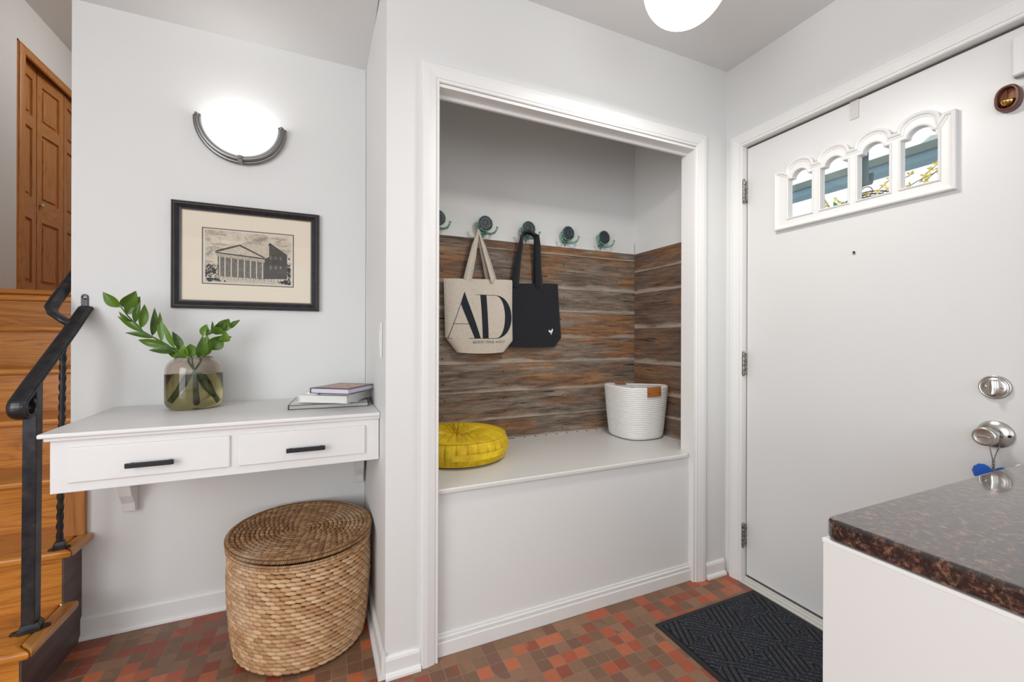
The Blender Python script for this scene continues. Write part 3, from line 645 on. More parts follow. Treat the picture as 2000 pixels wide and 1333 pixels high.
# ================================================================ tote bags
def lerp(pts, z):
    """pts [(z, x)] rising in z"""
    for (z0, x0), (z1, x1) in zip(pts, pts[1:]):
        if z <= z1: t_ = (z-z0)/(z1-z0); return x0+(x1-x0)*max(0, t_)
    return pts[-1][1]
class Tote:
    def __init__(s, L, R, z0, ztop, yb, depth, seed, fold): s.L, s.R, s.z0, s.ztop, s.yb, s.d, s.seed, s.fold = L, R, z0, ztop, yb, depth, seed, fold
    def top(s, t_): return s.ztop[0]+(s.ztop[1]-s.ztop[0])*t_
    def bot(s, t_): return s.z0+.006*math.sin(PI*t_)*-1
    def front(s, x, z, off=0):
        xl, xr = lerp(s.L, z), lerp(s.R, z); t_ = min(1, max(0, (x-xl)/(xr-xl))); q = 2*t_-1
        h = min(1, max(0, (z-s.z0)/(.5*(s.ztop[0]+s.ztop[1])-s.z0)))
        dep = s.d*(1-abs(q)**3)**.6*(.35+.65*math.sin(PI*min(1, (1-h)*.75+.02))**.8 if h < .98 else .35)
        f = s.fold*(math.sin(9*t_+s.seed+2.2*(1-h))*.5+math.sin(17*t_+1.7*s.seed-3*h)*.3)*(1-abs(q)**4)*(.3+.7*h)
        return (x, s.yb-dep-f-off, z)
    def body(s, m_):
        def fr(u, v):
            z = s.z0+(s.top(u)-s.z0)*v; xl, xr = lerp(s.L, z), lerp(s.R, z); z += (1-v)*-.006*math.sin(PI*u); return s.front(xl+(xr-xl)*u, z if v > 0 else z)
        def bk(u, v):
            z = s.z0+(s.top(u)-s.z0)*v; xl, xr = lerp(s.L, z), lerp(s.R, z); z += (1-v)*-.006*math.sin(PI*u)
            q = 2*u-1; return (xl+(xr-xl)*u, s.yb+.002+.006*(1-abs(q)**3)*(1-v*.7), z)
        m_.grid(fr, 60, 50); m_.grid(bk, 60, 50)
        m_.grid(lambda u, v: tuple(Vector(fr(u, 0)).lerp(Vector(bk(u, 0)), v)), 60, 3)
        return m_
def ribbon(m_, pts, wds, wdir=(1, 0, 0), th=.0018):
    pts = [Vector(p) for p in pts]; n = len(pts); V = []
    for i, p in enumerate(pts):
        t_ = (pts[min(n-1, i+1)]-pts[max(0, i-1)]).normalized(); wd = Vector(wdir[i] if isinstance(wdir, list) else wdir).normalized(); wd = (wd-t_*wd.dot(t_)).normalized(); nn = t_.cross(wd).normalized()*th; w_ = wd*wds[i]/2
        V += [p-w_-nn, p+w_-nn, p+w_+nn, p-w_+nn]
    F = [(i*4+k, i*4+(k+1) % 4, i*4+4+(k+1) % 4, i*4+4+k) for i in range(n-1) for k in range(4)]+[(3, 2, 1, 0), tuple(range(4*n-4, 4*n))]
    return m_.add(V, F, True)
def cloth(name, col, dark, sc_=900):
    m_ = mat(name, col, .9, 0, Sheen_Weight=.12); g = N(m_); p = g.obj()
    g.col(g.ramp(g.noise(p, 130, 4, .7), [(.35, dark), (.6, col)])); g.bump(g.noise(p, sc_, 2), .5, .0006); return m_
M_CANV = cloth('cream_canvas', '#d9cfc2', '#cabfb1'); M_BLKC = cloth('black_canvas', '#1b1e26', '#13151b'); M_INK = mat('black_print', '#1b222b', .85)
t1 = thing('tote_bag', 'cream canvas tote bag with large black A and D letters hanging from a hook', 'tote bag', (.72, 2.03, 1.07))
tb = Tote([(1.073, .602), (1.150, .541), (1.30, .536), (1.442, .532)], [(1.073, .858), (1.132, .909), (1.30, .906), (1.456, .9065)], 1.073, (1.443, 1.456), 2.062, .036, 1.1, .010)
build(tb.body(MB()), 'body', M_CANV, t1)
tt = lambda x: tb.front(x, 1.4445+(x-.53)*.033)[1]
m = MB()
ribbon(m, [(.651, tt(.65)-.002, 1.425), (.653, tt(.65)-.003, 1.452), (.668, 2.045, 1.53), (.688, 2.040, 1.62), (.700, 2.034, 1.674), (.702, 2.028, 1.697)], [.040, .040, .036, .030, .013, .010])
ribbon(m, [(.794, tt(.79)-.002, 1.43), (.791, tt(.79)-.003, 1.456), (.765, 2.045, 1.535), (.735, 2.040, 1.62), (.712, 2.034, 1.675), (.703, 2.028, 1.698)], [.046, .046, .038, .028, .012, .010], (1, .5, 0))
build(m, 'front_strap', M_CANV, t1)
m = MB()
ribbon(m, [(.664, 2.072, 1.42), (.666, 2.072, 1.455), (.684, 2.062, 1.55), (.697, 2.050, 1.64), (.700, 2.040, 1.690)], [.036, .036, .030, .022, .010])
ribbon(m, [(.776, 2.072, 1.42), (.774, 2.072, 1.456), (.750, 2.062, 1.54), (.722, 2.050, 1.63), (.704, 2.040, 1.692)], [.036, .036, .028, .02, .010])
build(m, 'back_strap', M_CANV, t1)
# lettering
def onbag(T_, x, z, off=.0014): return T_.front(x, z, off)
def strip(m_, T_, A, B, n=14, off=.0014):
    """quad strip between polyline functions A(t), B(t) -> (x, z)"""
    k = 4
    m_.grid(lambda u, v: onbag(T_, A(u)[0]+(B(u)[0]-A(u)[0])*v, A(u)[1]+(B(u)[1]-A(u)[1])*v, off), n, k)
def seg(p, q): return lambda t_: (p[0]+(q[0]-p[0])*t_, p[1]+(q[1]-p[1])*t_)
zb_, zt_ = 1.1445, 1.367
m = MB()
strip(m, tb, seg((.6345, 1.379), (.684, zb_)), seg((.6350, 1.3795), (.716, zb_)), 20)            # thick right stroke, narrowing to the apex
strip(m, tb, seg((.615, 1.315), (.684, zb_)), seg((.6345, 1.379), (.7155, zb_)), 24)
strip(m, tb, seg((.6335, 1.378), (.5495, zb_)), seg((.6360, 1.378), (.5525, zb_)), 20)           # hairline left stroke
strip(m, tb, seg((.578, 1.2165), (.655, 1.2165)), seg((.578, 1.2185), (.655, 1.2185)), 10)       # crossbar
strip(m, tb, seg((.5355, zb_-.001), (.5715, zb_-.001)), seg((.5355, zb_+.0008), (.5715, zb_+.0008)), 6)
build(m, 'letter_a', M_INK, t1, label='black printed letter A')
m = MB()
strip(m, tb, seg((.7155, zt_-.001), (.727, zb_)), seg((.748, zt_-.001), (.759, zb_)), 24)
strip(m, tb, seg((.694, zt_-.001), (.80, zt_-.001)), seg((.694, zt_+.001), (.80, zt_+.001)), 12)
strip(m, tb, seg((.655, zb_-.001), (.80, zb_-.001)), seg((.655, zb_+.001), (.80, zb_+.001)), 14)
ho = lambda t_: (.797+.100*math.sin(PI*t_), (zt_+zb_)/2+.1125*math.cos(PI*t_))
hi_ = lambda t_: (.797+.056*math.sin(PI*t_)**.9, (zt_+zb_)/2+.1103*math.cos(PI*t_))
strip(m, tb, hi_, ho, 40)
build(m, 'letter_d', M_INK, t1, label='black printed letter D')
GL = {'A': [(0, 0, .5, 1, .05), (.5, 1, 1, 0, .17), (.22, .35, .75, .35, .05), (-.05, 0, .2, 0, .06), (.75, 0, 1.1, 0, .06)], 'R': [(.15, 0, .15, 1, .17), (.1, 1, .6, 1, .05), (.1, .5, .6, .5, .05), (.7, .95, .78, .6, .15), (.5, .5, .95, 0, .16), (0, 0, .35, 0, .06)],
 'C': [(.15, .2, .15, .8, .16), (.2, .95, .75, .95, .07), (.2, .05, .75, .05, .07), (.85, .7, .85, .95, .06), (.8, .05, .85, .25, .05)], 'H': [(.15, 0, .15, 1, .16), (.85, 0, .85, 1, .16), (.2, .5, .8, .5, .05), (0, 1, .3, 1, .06), (0, 0, .3, 0, .06), (.7, 1, 1, 1, .06), (.7, 0, 1, 0, .06)],
 'I': [(.5, 0, .5, 1, .2), (.25, 1, .75, 1, .06), (.25, 0, .75, 0, .06)], 'T': [(.5, 0, .5, 1, .17), (.05, 1, .95, 1, .06), (.3, 0, .7, 0, .06), (.05, .8, .05, 1, .06), (.95, .8, .95, 1, .06)], 'E': [(.2, 0, .2, 1, .17), (.1, 1, .85, 1, .06), (.2, .5, .6, .5, .06), (.1, 0, .9, 0, .06), (.87, .75, .87, 1, .06), (.9, 0, .9, .25, .06)],
 'U': [(.18, .15, .18, 1, .16), (.82, .15, .82, 1, .06), (.2, .05, .75, .05, .08), (0, 1, .35, 1, .06), (.65, 1, 1, 1, .06)], 'L': [(.2, 0, .2, 1, .17), (.05, 1, .4, 1, .06), (.1, 0, .85, 0, .06), (.87, 0, .87, .3, .06)], 'D': [(.18, 0, .18, 1, .17), (.1, 1, .55, 1, .06), (.1, 0, .55, 0, .06), (.8, .2, .8, .8, .16), (.55, 1, .8, .8, .07), (.55, 0, .8, .2, .07)],
 'G': [(.15, .2, .15, .8, .16), (.2, .95, .8, .95, .07), (.2, .05, .8, .05, .07), (.85, 0, .85, .4, .13), (.65, .4, 1, .4, .06), (.85, .7, .85, .95, .05)], 'S': [(.2, .6, .2, .9, .1), (.2, .95, .75, .95, .07), (.2, .65, .8, .35, .16), (.8, .1, .8, .4, .1), (.2, .05, .75, .05, .07)]}
m = MB(); x = .672; cw = (.859-.672)/20.4
for ch in 'ARCHITECTURAL DIGEST':
    if ch == ' ': x += cw*.7; continue
    for (a0, b0, a1, b1, th_) in GL[ch]:
        W_ = cw*(.60 if ch == 'I' else .84); Hh = .0125; xo = x+(cw*.05 if ch != 'I' else cw*.15); zb2 = 1.1185+(x-.672)*.02
        P0 = Vector((xo+a0*W_, zb2+b0*Hh)); P1 = Vector((xo+a1*W_, zb2+b1*Hh)); d_ = P1-P0; nn = Vector((-d_.y, d_.x)).normalized()*th_*W_*.62
        strip(m, tb, seg(tuple(P0-nn), tuple(P1-nn)), seg(tuple(P0+nn), tuple(P1+nn)), 1)
    x += cw*(.8 if ch == 'I' else 1.03)
build(m, 'small_lettering', M_INK, t1, label='small line of black capital letters')
t2 = thing('tote_bag', 'plain black canvas tote bag with a small white rooster mark, hanging from a hook', 'tote bag', (1.05, 2.05, 1.10))
tk = Tote([(1.100, .885), (1.150, .868), (1.30, .868), (1.446, .868)], [(1.108, 1.185), (1.150, 1.219), (1.30, 1.206), (1.452, 1.195)], 1.100, (1.440, 1.453), 2.080, .022, 2.9, .004)
build(tk.body(MB()), 'body', M_BLKC, t2)
m = MB()
ribbon(m, [(.921, 2.066, 1.42), (.921, 2.064, 1.445), (.930, 2.052, 1.54), (.946, 2.042, 1.64), (.949, 2.034, 1.69), (.955, 2.022, 1.712), (.985, 2.018, 1.722), (1.012, 2.020, 1.712), (1.036, 2.026, 1.695), (1.045, 2.036, 1.655), (1.055, 2.050, 1.55), (1.067, 2.062, 1.45), (1.068, 2.066, 1.42)], [.038, .038, .034, .026, .018, .022, .030, .026, .024, .032, .036, .042, .042], [(1, 0, 0)]*4+[(1, .2, .2), (.4, .5, 1), (0, .6, 1), (-.3, .5, 1), (-1, .2, -.2)]+[(-1, 0, 0)]*4)
build(m, 'strap', M_BLKC, t2)
m = MB()
ribbon(m, [(.935, 2.085, 1.42), (.937, 2.084, 1.45), (.945, 2.070, 1.56), (.951, 2.052, 1.66), (.958, 2.035, 1.702), (.99, 2.03, 1.715), (1.03, 2.036, 1.69), (1.040, 2.052, 1.62), (1.055, 2.084, 1.45), (1.056, 2.085, 1.42)], [.036, .036, .03, .022, .016, .02, .016, .026, .036, .036])
build(m, 'back_strap', M_BLKC, t2)
rc = [(-.013, .001), (-.0165, .005), (-.0155, .009), (-.0125, .0115), (-.0085, .0105), (-.006, .0075), (-.001, .007), (.003, .0095), (.0045, .014), (.0055, .0185), (.0075, .0165), (.009, .0195), (.0105, .0165), (.012, .0165), (.0115, .0145), (.0145, .0125), (.0115, .0115), (.012, .008), (.0105, .002), (.007, -.004), (.003, -.0065), (.003, -.011), (.0065, -.0125), (.0065, -.0140), (-.003, -.0140), (-.003, -.0125), (.0005, -.011), (.0, -.0065), (-.005, -.0055), (-.010, -.003)]
m = MB()
pr2 = [tk.front(1.142+a_*1.0, 1.181+b_, .0016) for a_, b_ in rc]; c0 = tk.front(1.142, 1.185, .0018)
m.add(pr2, [list(range(len(rc)))]); build(m, 'rooster_mark', mat('white_print', '#e9ebee', .8), t2, label='small white rooster mark')

# ================================================================ rope basket
bk_ = thing('rope_basket', 'white coiled rope basket with tan leather handles standing on the bench', 'basket', (1.60, 1.90, ZB))
M_ROPE = mat('white_rope', '#e4e2df', .85, 0, Sheen_Weight=.2); g = N(M_ROPE); g.bump(g.noise(g.mapp(g.pos(), (1, 1, .5)), 500, 3), .6, .001)
BCX, BCY, BH, NC = 1.586, 1.886, .278, 28
def brad(an, h):
    s_ = .127+.0265*min(1, h*1.05)**.75; return s_/(abs(math.cos(an))**2.7+abs(math.sin(an))**2.7)**(1/2.7)
def bz(an, h): return ZB+.002+h*(BH+.004*math.cos(2*(an-2.55))-.005*math.cos(an-1))
def bwall(off, rip):
    def f(u, v):
        an = 2*PI*u; r = brad(an, v)+off+rip*abs(math.sin(PI*NC*v))**.6*.0038
        if v < .06: r -= .014*(1-v/.06)**2
        return (BCX+r*math.cos(an), BCY+r*math.sin(an), bz(an, v))
    return f
m = MB().grid(bwall(0, 1), 96, NC*8, cu=True).grid(bwall(-.009, -1), 96, NC*4, cu=True)
m.grid(lambda u, v: (lambda a_, b_: (a_[0]+(b_[0]-a_[0])*v, a_[1]+(b_[1]-a_[1])*v, a_[2]+.004*math.sin(PI*v)))(bwall(0, 0)(u, 1), bwall(-.009, 0)(u, 1)), 96, 4, cu=True)
m.lathe([(.0001, .003), (.115, .003)], (BCX, BCY, ZB), n=48)
build(m, 'body', M_ROPE, bk_)
M_LEA = mat('tan_leather', '#a5652f', .5); g = N(M_LEA); g.bump(g.noise(g.pos(), 300, 3), .3, .001)
def handle(ac, da):
    def f(u, v):
        an = ac-da+2*da*u; o_ = .0075; r = brad(an, .95)+o_
        k = v*2
        if k < 1: z = bz(an, 1)-.046+(.046+.006)*k; rr = r
        else: rr = r-.020*(k-1); z = bz(an, 1)+.006-max(0, k-1.6)*.02
        return (BCX+rr*math.cos(an), BCY+rr*math.sin(an), z)
    hd = build(MB().grid(f, 16, 12).grid(lambda u, v: tuple(Vector(f(u, v))-Vector((math.cos(ac), math.sin(ac), .3))*.0028), 16, 12), 'leather_handle', M_LEA, bk_)
    for s_ in (-.78, .78):
        an = ac+s_*da; r = brad(an, .95)+.0085
        build(MB().ball((BCX+r*math.cos(an), BCY+r*math.sin(an), bz(an, 1)-.026), .0042, n=12), 'rivet', mat('dull_brass_rivet', '#7a5a32', .35, .9), hd)
handle(-1.62, .27); handle(-1.62+PI, .27)
gb = thing('folded_cap', 'dark grey rounded fabric item lying in the white rope basket', 'cap', (BCX, BCY, ZB+.20))
build(MB().grid(lambda u, v: (BCX-.012+.075*math.cos(2*PI*u)*math.cos(v*PI/2)*1.05, BCY+.02+.085*math.sin(2*PI*u)*math.cos(v*PI/2), ZB+.205+.062*math.sin(v*PI/2)+.003*math.sin(6*PI*u)*math.cos(v*PI/2)), 36, 12, cu=True), 'crown', cloth('charcoal_felt', '#4b5156', '#3a4045'), gb)
build(MB().lathe([(.001, .004), (.098, 0), (.100, .002), (.098, .004), (.001, .008)], (BCX-.012, BCY+.02, ZB+.2), n=36), 'brim', cloth('charcoal_felt_brim', '#60676c', '#4d5459'), gb)

# ================================================================ round cushion
cu_ = thing('floor_cushion', 'round pleated mustard yellow velvet cushion lying on the bench', 'cushion', (.56, 1.868, ZB))
M_VEL = mat('yellow_velvet', '#c9a50a', .62, 0, Sheen_Weight=.55, Sheen_Roughness=.35); g = N(M_VEL); g.b.inputs['Sheen Tint'].default_value = lin('#ffe95a')
g.col(g.ramp(g.noise(g.obj(), 22, 3, .6), [(.3, '#c39c08'), (.5, '#dab50e'), (.7, '#e8cc22')])); g.bump(g.noise(g.obj(), 700, 2), .3, .0006)
CX, CY, CRd, CH = .556, 1.893, .235, .126
rnd = random.Random(3); ph1 = [rnd.uniform(-.35, .35) for _ in range(64)]
def cush(u, v):
    an = 2*PI*u; n_ = 30; w_ = u*n_; i = int(w_) % n_; f = w_-int(w_)
    if v < .55:                                    # top: gathered towards the hub
        t_ = v/.55; r = .008+(CRd*.93-.008)*t_
        z = CH-.004-.040*(1-t_)**3.2-.016*t_**4
        pl = (abs(math.sin(PI*(w_*1.0+ph1[i]*.15*math.sin(PI*f)))))**.7
        z += (pl-.6)*.018*math.sin(PI*min(1, t_*1.02))**.6*(1.15-t_*.8)+.003*math.sin(an*47+t_*9)*(1-t_)
        r *= 1
    elif v < .92:                                  # side panels between seams
        t_ = (v-.55)/.37; a_ = PI*(.18+.64*t_); r = CRd*(.925+.075*math.sin(PI*t_))+.0; z = CH-.020-(CH-.030)*t_
        sm_ = abs(math.sin(PI*(w_*1.0))); r += .0075*(sm_**.35-.8)*math.sin(PI*t_)**.5*1.5
    else:
        t_ = (v-.92)/.08; r = CRd*.925*(1-t_*.98); z = .010-.009*min(1, t_*3)
    return (CX+r*math.cos(an), CY+r*math.sin(an), ZB+max(.0012, z))
build(MB().grid(cush, 720, 90, cu=True), 'cover', M_VEL, cu_)
for z_, nm in ((CH-.0205, 'piping'), (.0115, 'piping')):
    build(MB().tube([(CX+CRd*.936*math.cos(a_), CY+CRd*.936*math.sin(a_), ZB+z_) for a_ in [2*PI*i/120 for i in range(120)]], .0034, 8, closed=True), nm, M_VEL, cu_)
build(MB().ball((CX, CY, ZB+CH-.040), .017, .017, .008, 20), 'button', M_VEL, cu_)
m = MB(); hp_ = []
for i in range(15):
    an = -1.95+.60*2*i/14*.9; r = CRd+.007+.004*math.sin(PI*i/14); hp_.append((CX+r*math.cos(an), CY+r*math.sin(an), ZB+.052))
m.sweep(hp_, [(-.0012, -.013), (.0012, -.013), (.0012, .013), (-.0012, .013)], (0, 0, 1)); build(m, 'carry_strap', M_VEL, cu_)

# ================================================================ wall desk
ZD = .875
dk = thing('wall_desk', 'white wall-mounted desk with two drawers fixed beside the staircase', 'desk', (-.27, 1.86, .69))
prof = [(0, 0), (0, .006), (-.004, .009), (-.010, .010), (-.012, .014), (-.012, .020), (-.010, .023), (0, .023)]
build(MB().prism([(-.738, 1.598), (.1785, 1.598), (.1685, 2.1245), (-.758, 2.1245)], ZD-.013, ZD, .004, 3).prism([(-.728, 1.608), (.1783, 1.608), (.1685, 2.124), (-.748, 2.124)], ZD-.024, ZD-.013, .003, 2), 'desk_top', M_TRIM, dk)
build(MB().box(-.720, 1.622, .699, .1765, 2.124, ZD-.0235, .002), 'case', M_TRIM, dk)
for (x0, x1, h0, h1) in ((-.680, -.287, -.545, -.428), (-.263, .128, -.124, -.005)):
    dr = build(MB().box(x0, 1.614, .727, x1, 1.6225, .829, .0035, 3), 'drawer', M_TRIM, dk)
    hz = .767
    build(MB().box(h0, 1.590, hz-.0075, h1, 1.597, hz+.0075, .0022, 2).box(h0+.008, 1.597, hz-.004, h0+.016, 1.6145, hz+.004).box(h1-.016, 1.597, hz-.004, h1-.008, 1.6145, hz+.004), 'handle', M_BLACK, dr)
def bracket(x0, x1, s=1.0):
    pr_ = [(2.1235, .698), (1.93, .698), (1.93, .683), (1.945, .672), (1.975, .660), (2.000, .640), (2.012, .610), (2.018, .600), (2.032, .598), (2.045, .575), (2.060, .540), (2.085, .505), (2.092, .470), (2.1235, .462)]
    build(MB().prism(pr_, x0, x1, .0015, 1, plane='yz'), 'bracket', M_TRIM, dk)
bracket(-.722, -.682); bracket(.122, .158)

# ================================================================ wicker hamper
hm = thing('wicker_hamper', 'oval woven water hyacinth hamper with a lid standing under the desk', 'hamper', (-.087, 1.835, 0))
HA, HBx, HCX, HCY = .268, .242, -.087, 1.838
ang0 = math.atan2(-.849, .529)
def oval(t_, s_=1.0, cy=0):
    a_, b_ = HA*s_*math.cos(t_), HBx*s_*math.sin(t_); return Vector((HCX+a_*math.cos(ang0)-b_*math.sin(ang0), HCY+cy+a_*math.sin(ang0)+b_*math.cos(ang0), 0))
def wick(name, c1, c2, c3, c4):
    m_ = mat(name, c2, .62); g = N(m_); isl = g.isl(); n1 = g.noise(g.pos(), 60, 3)
    f = g.math('ADD', g.math('MULTIPLY', isl, .8), g.math('MULTIPLY', n1, .3)); c = g.ramp(f, [(.05, c1), (.35, c2), (.7, c3), (1, c4)])
    c = g.mix(g.math('MULTIPLY', g.ramp(g.noise(g.pos(), 5, 3), [(.55, (0, 0, 0, 1)), (.75, (1, 1, 1, 1))]), .35), c, '#d8c9b4')
    g.col(c); g.bump(g.noise(g.mapp(g.pos(), (1, 1, 3)), 420, 3), .4, .0012); return m_
M_WK = wick('water_hyacinth', '#a87b52', '#bb9066', '#cca57a', '#dcbc95'); M_WKD = wick('darker_water_hyacinth', '#7d5c3c', '#936c47', '#a88057', '#bb966b')
M_GAP = mat('shadowed_wicker_core', '#4a3522', .9)
def lozenge(m_, c, along, outn, L, W, T_, n1=6, n2=7):
    c = Vector(c); a_ = Vector(along).normalized(); o_ = Vector(outn); o_ = (o_-a_*o_.dot(a_)).normalized(); b_ = a_.cross(o_); V = [c-a_*L]; F = []
    for i in range(1, n2):
        s_ = -1+2*i/n2; rr = (1-abs(s_)**2.2)**.6
        for k in range(n1):
            q = 2*PI*k/n1; V.append(c+a_*L*s_+(b_*math.cos(q)*W+o_*math.sin(q)*T_)*rr)
    V.append(c+a_*L)
    for k in range(n1): F.append((0, 1+(k+1) % n1, 1+k)); F.append((len(V)-1, 1+(n2-2)*n1+k, 1+(n2-2)*n1+(k+1) % n1))
    for i in range(n2-2):
        for k in range(n1): F.append((1+i*n1+k, 1+i*n1+(k+1) % n1, 1+(i+1)*n1+(k+1) % n1, 1+(i+1)*n1+k))
    m_.add(V, F, True)
def hs(h): return .905+.085*math.sin(min(1, h*1.35)*PI/2)**.8-.02*max(0, h-.75)*2      # width by height
HH = .372; rows = 25
rnd = random.Random(7); m = MB(); core = MB()
core.grid(lambda u, v: tuple(oval(2*PI*u, hs(v)*.972)+Vector((0, 0, .008+v*(HH-.012)))), 96, 20, cu=True)
core.grid(lambda u, v: tuple(oval(2*PI*u, .9*v)+Vector((0, 0, .008))), 96, 3, cu=True)
for r in range(rows):
    h = (r+.5)/rows; nC = 50; s_ = hs(h)
    for k in range(nC):
        t_ = 2*PI*(k+.5*(r % 2)+rnd.uniform(-.06, .06))/nC; p = oval(t_, s_)+Vector((0, 0, .008+h*(HH-.010)+rnd.uniform(-.0008, .0008))); tg = (oval(t_+.01, s_)-oval(t_-.01, s_)).normalized(); on = Vector((tg.y, -tg.x, 0))
        lozenge(m, p-on*.0015, tg+Vector((0, 0, -.10)), on, .0212*rnd.uniform(.93, 1.07), .0080*rnd.uniform(.9, 1.1), .0078*rnd.uniform(.85, 1.15))
def wrapped_cord(m_, s_, z, R_, n_, lean=.5):
    for k in range(n_):
        t_ = 2*PI*k/n_; p = oval(t_, s_)+Vector((0, 0, z)); tg = (oval(t_+.01, s_)-oval(t_-.01, s_)).normalized(); on = Vector((tg.y, -tg.x, 0))
        for a_ in (-.1, 1.3, 2.7):
            d_ = on*math.cos(a_)+Vector((0, 0, 1))*math.sin(a_)
            lozenge(m_, p+d_*R_, tg*lean+on*-math.sin(a_)+Vector((0, 0, math.cos(a_))), d_, R_*.95, .0028, .0020, 5, 5)
bo = build(core, 'inner_shell', M_GAP, hm)
build(m, 'woven_body', M_WK, hm)
m = MB(); wrapped_cord(m, hs(1)+.005, HH+.004, .0075, 290); core = MB().tube([tuple(oval(2*PI*i/90, hs(1)+.005)+Vector((0, 0, HH+.004))) for i in range(90)], .0072, 8, closed=True); m.v += []; 
rim = build(m, 'body_rim', M_WK, hm); build(core, 'rim_core', M_GAP, rim)
m = MB(); LZ = .402; rg = 15
for r in range(rg):
    s_ = (r+.6)/rg*.955; per = 2*PI*math.sqrt((HA*HA+HBx*HBx)/2)*s_; nC = max(5, round(per/.0255)); 
    for k in range(nC):
        t_ = 2*PI*(k+.5*(r % 2)+rnd.uniform(-.05, .05))/nC; p = oval(t_, s_)+Vector((0, 0, LZ+.004-.010*(1-s_)**1+rnd.uniform(-.0008, .0008))); tg = (oval(t_+.01, s_)-oval(t_-.01, s_)).normalized(); rd = Vector((tg.y, -tg.x, 0))
        lozenge(m, p, tg-rd*.22, Vector((0, 0, 1)), .0165*rnd.uniform(.93, 1.07), .0088*rnd.uniform(.9, 1.08), .0075)
core = MB().grid(lambda u, v: tuple(oval(2*PI*u, .99*v)+Vector((0, 0, LZ-.001-.010*(1-v)))), 96, 8, cu=True).grid(lambda u, v: tuple(oval(2*PI*u, .96*v)+Vector((0, 0, LZ-.008))), 96, 4, cu=True)
ld = build(m, 'lid', M_WKD, hm); build(core, 'lid_core', M_GAP, ld)
m = MB(); wrapped_cord(m, .985, LZ, .0095, 270, .6); build(m, 'lid_rim', M_WKD, ld)
build(MB().tube([tuple(oval(2*PI*i/90, .985)+Vector((0, 0, LZ))) for i in range(90)], .0090, 8, closed=True), 'lid_rim_core', M_GAP, ld)

# ================================================================ books
def bookbox(m_, c, L, W, z0, z1, rot, inset=0, bev=0):
    """box with its near-left corner at c, turned by rot"""
    e = Vector((math.cos(rot), math.sin(rot), 0)); f = Vector((-math.sin(rot), math.cos(rot), 0)); c = Vector((c[0], c[1], 0))
    vs = [c+e*a_+f*b_+Vector((0, 0, z)) for a_ in (inset, L-inset) for b_ in (inset, W-inset) for z in (z0, z1)]
    m_.solid(vs, [(0, 1, 3, 2), (4, 6, 7, 5), (0, 4, 5, 1), (2, 3, 7, 6), (0, 2, 6, 4), (1, 5, 7, 3)], bev); return m_
def book(label, c, L, W, z0, z1, rot, cover, pages, ct_=.0022, top=None, spine_left=True, group='books stacked on the desk'):
    e = Vector((math.cos(rot), math.sin(rot), 0)); f = Vector((-math.sin(rot), math.cos(rot), 0)); c3 = Vector((c[0], c[1], 0)); ctr = c3+e*L/2+f*W/2
    b = thing('book', label, 'book', (ctr.x, ctr.y, z0), group)
    m_ = MB(); bookbox(m_, c, L, W, z0, z0+ct_, rot, 0, .0006); bookbox(m_, c, L, W, z1-ct_, z1, rot, 0, .0006)
    sp = c3; bookbox(m_, (sp.x, sp.y), .003, W, z0, z1, rot, 0, .0006) if spine_left else None
    build(m_, 'cover', cover, b)
    q = MB(); bookbox(q, (c[0]+e.x*.003+f.x*.003, c[1]+e.y*.003+f.y*.003), L-.0065, W-.006, z0+ct_, z1-ct_, rot); build(q, 'pages', pages, b)
    if top:
        q = MB(); bookbox(q, (c[0]+e.x*.004+f.x*.004, c[1]+e.y*.004+f.y*.004), L-.008, W-.008, z1-.0001, z1+.0006, rot); build(q, 'cover_print', top, b)
    return b
def pages(name, col):
    m_ = mat(name, col, .8); g = N(m_); g.bump(g.noise(g.mapp(g.pos(), (.02, .02, 1)), 1400, 1), .6, .0006); return m_
M_PG = pages('white_pages', '#e6e4e0'); M_PG2 = pages('grey_pages', '#b9b7b2'); M_PGV = pages('lilac_pages', '#d6d2e2')
M_CVK = mat('black_book_cover', '#26262a', .4); M_CVW = mat('white_book_cover', '#e9e8e5', .35); M_CVM = mat('maroon_book_cover', '#43272b', .35)
book('large flat book with black edges lying directly on the desk, lowest of the stack', (-.1335, 1.780), .286, .235, ZD, ZD+.0175, -.058, M_CVK, M_PG2, top=mat('pale_cover_sheet', '#e2e0dc', .35))
book('slim white booklet lying askew just above the lowest black-edged book', (-.122, 1.835), .245, .20, ZD+.0184, ZD+.0224, -.30, M_CVW, M_PG, .0008)
book('thick white book in the middle of the stack', (-.099, 1.812), .197, .215, ZD+.0226, ZD+.0505, -.535, M_CVW, M_PG)
tb2 = book('thin white book with a tiny dark mark, right under the colourful top book', (-.076, 1.820), .186, .205, ZD+.0507, ZD+.0610, -.535, M_CVW, M_CVW)
e_ = Vector((math.cos(-.535), math.sin(-.535), 0)); f_ = Vector((.51, .86, 0)); q0 = Vector((-.076, 1.820, ZD+.0535))+e_*.052-f_*.0008
build(MB().add([q0, q0+e_*.010, q0+e_*.010+Vector((0, 0, .0035)), q0+Vector((0, 0, .0035))], [(0, 1, 2, 3)]), 'tiny_mark', M_CVK, tb2)
M_PRT = mat('floral_cover_print', '#8d6a58', .3); g = N(M_PRT); o = g.obj()
c = g.ramp(g.noise(o, 60, 4, .7, .8), [(.34, '#33302c'), (.43, '#6f5146'), (.50, '#c4705a'), (.57, '#d98a62'), (.66, '#8b8f6c')]); x_, y_, z_ = g.sep(o)
msk = g.ramp(g.math('ADD', g.math('ABSOLUTE', x_), g.math('ABSOLUTE', y_)), [(.072, (0, 0, 0, 1)), (.100, (1, 1, 1, 1))]); g.col(g.mix(msk, c, '#5d4d43'))
book('small book with a colourful flowery cover on top of the stack', (-.059, 1.768), .163, .188, ZD+.0612, ZD+.0815, -.622, M_CVM, M_PGV, top=M_PRT)

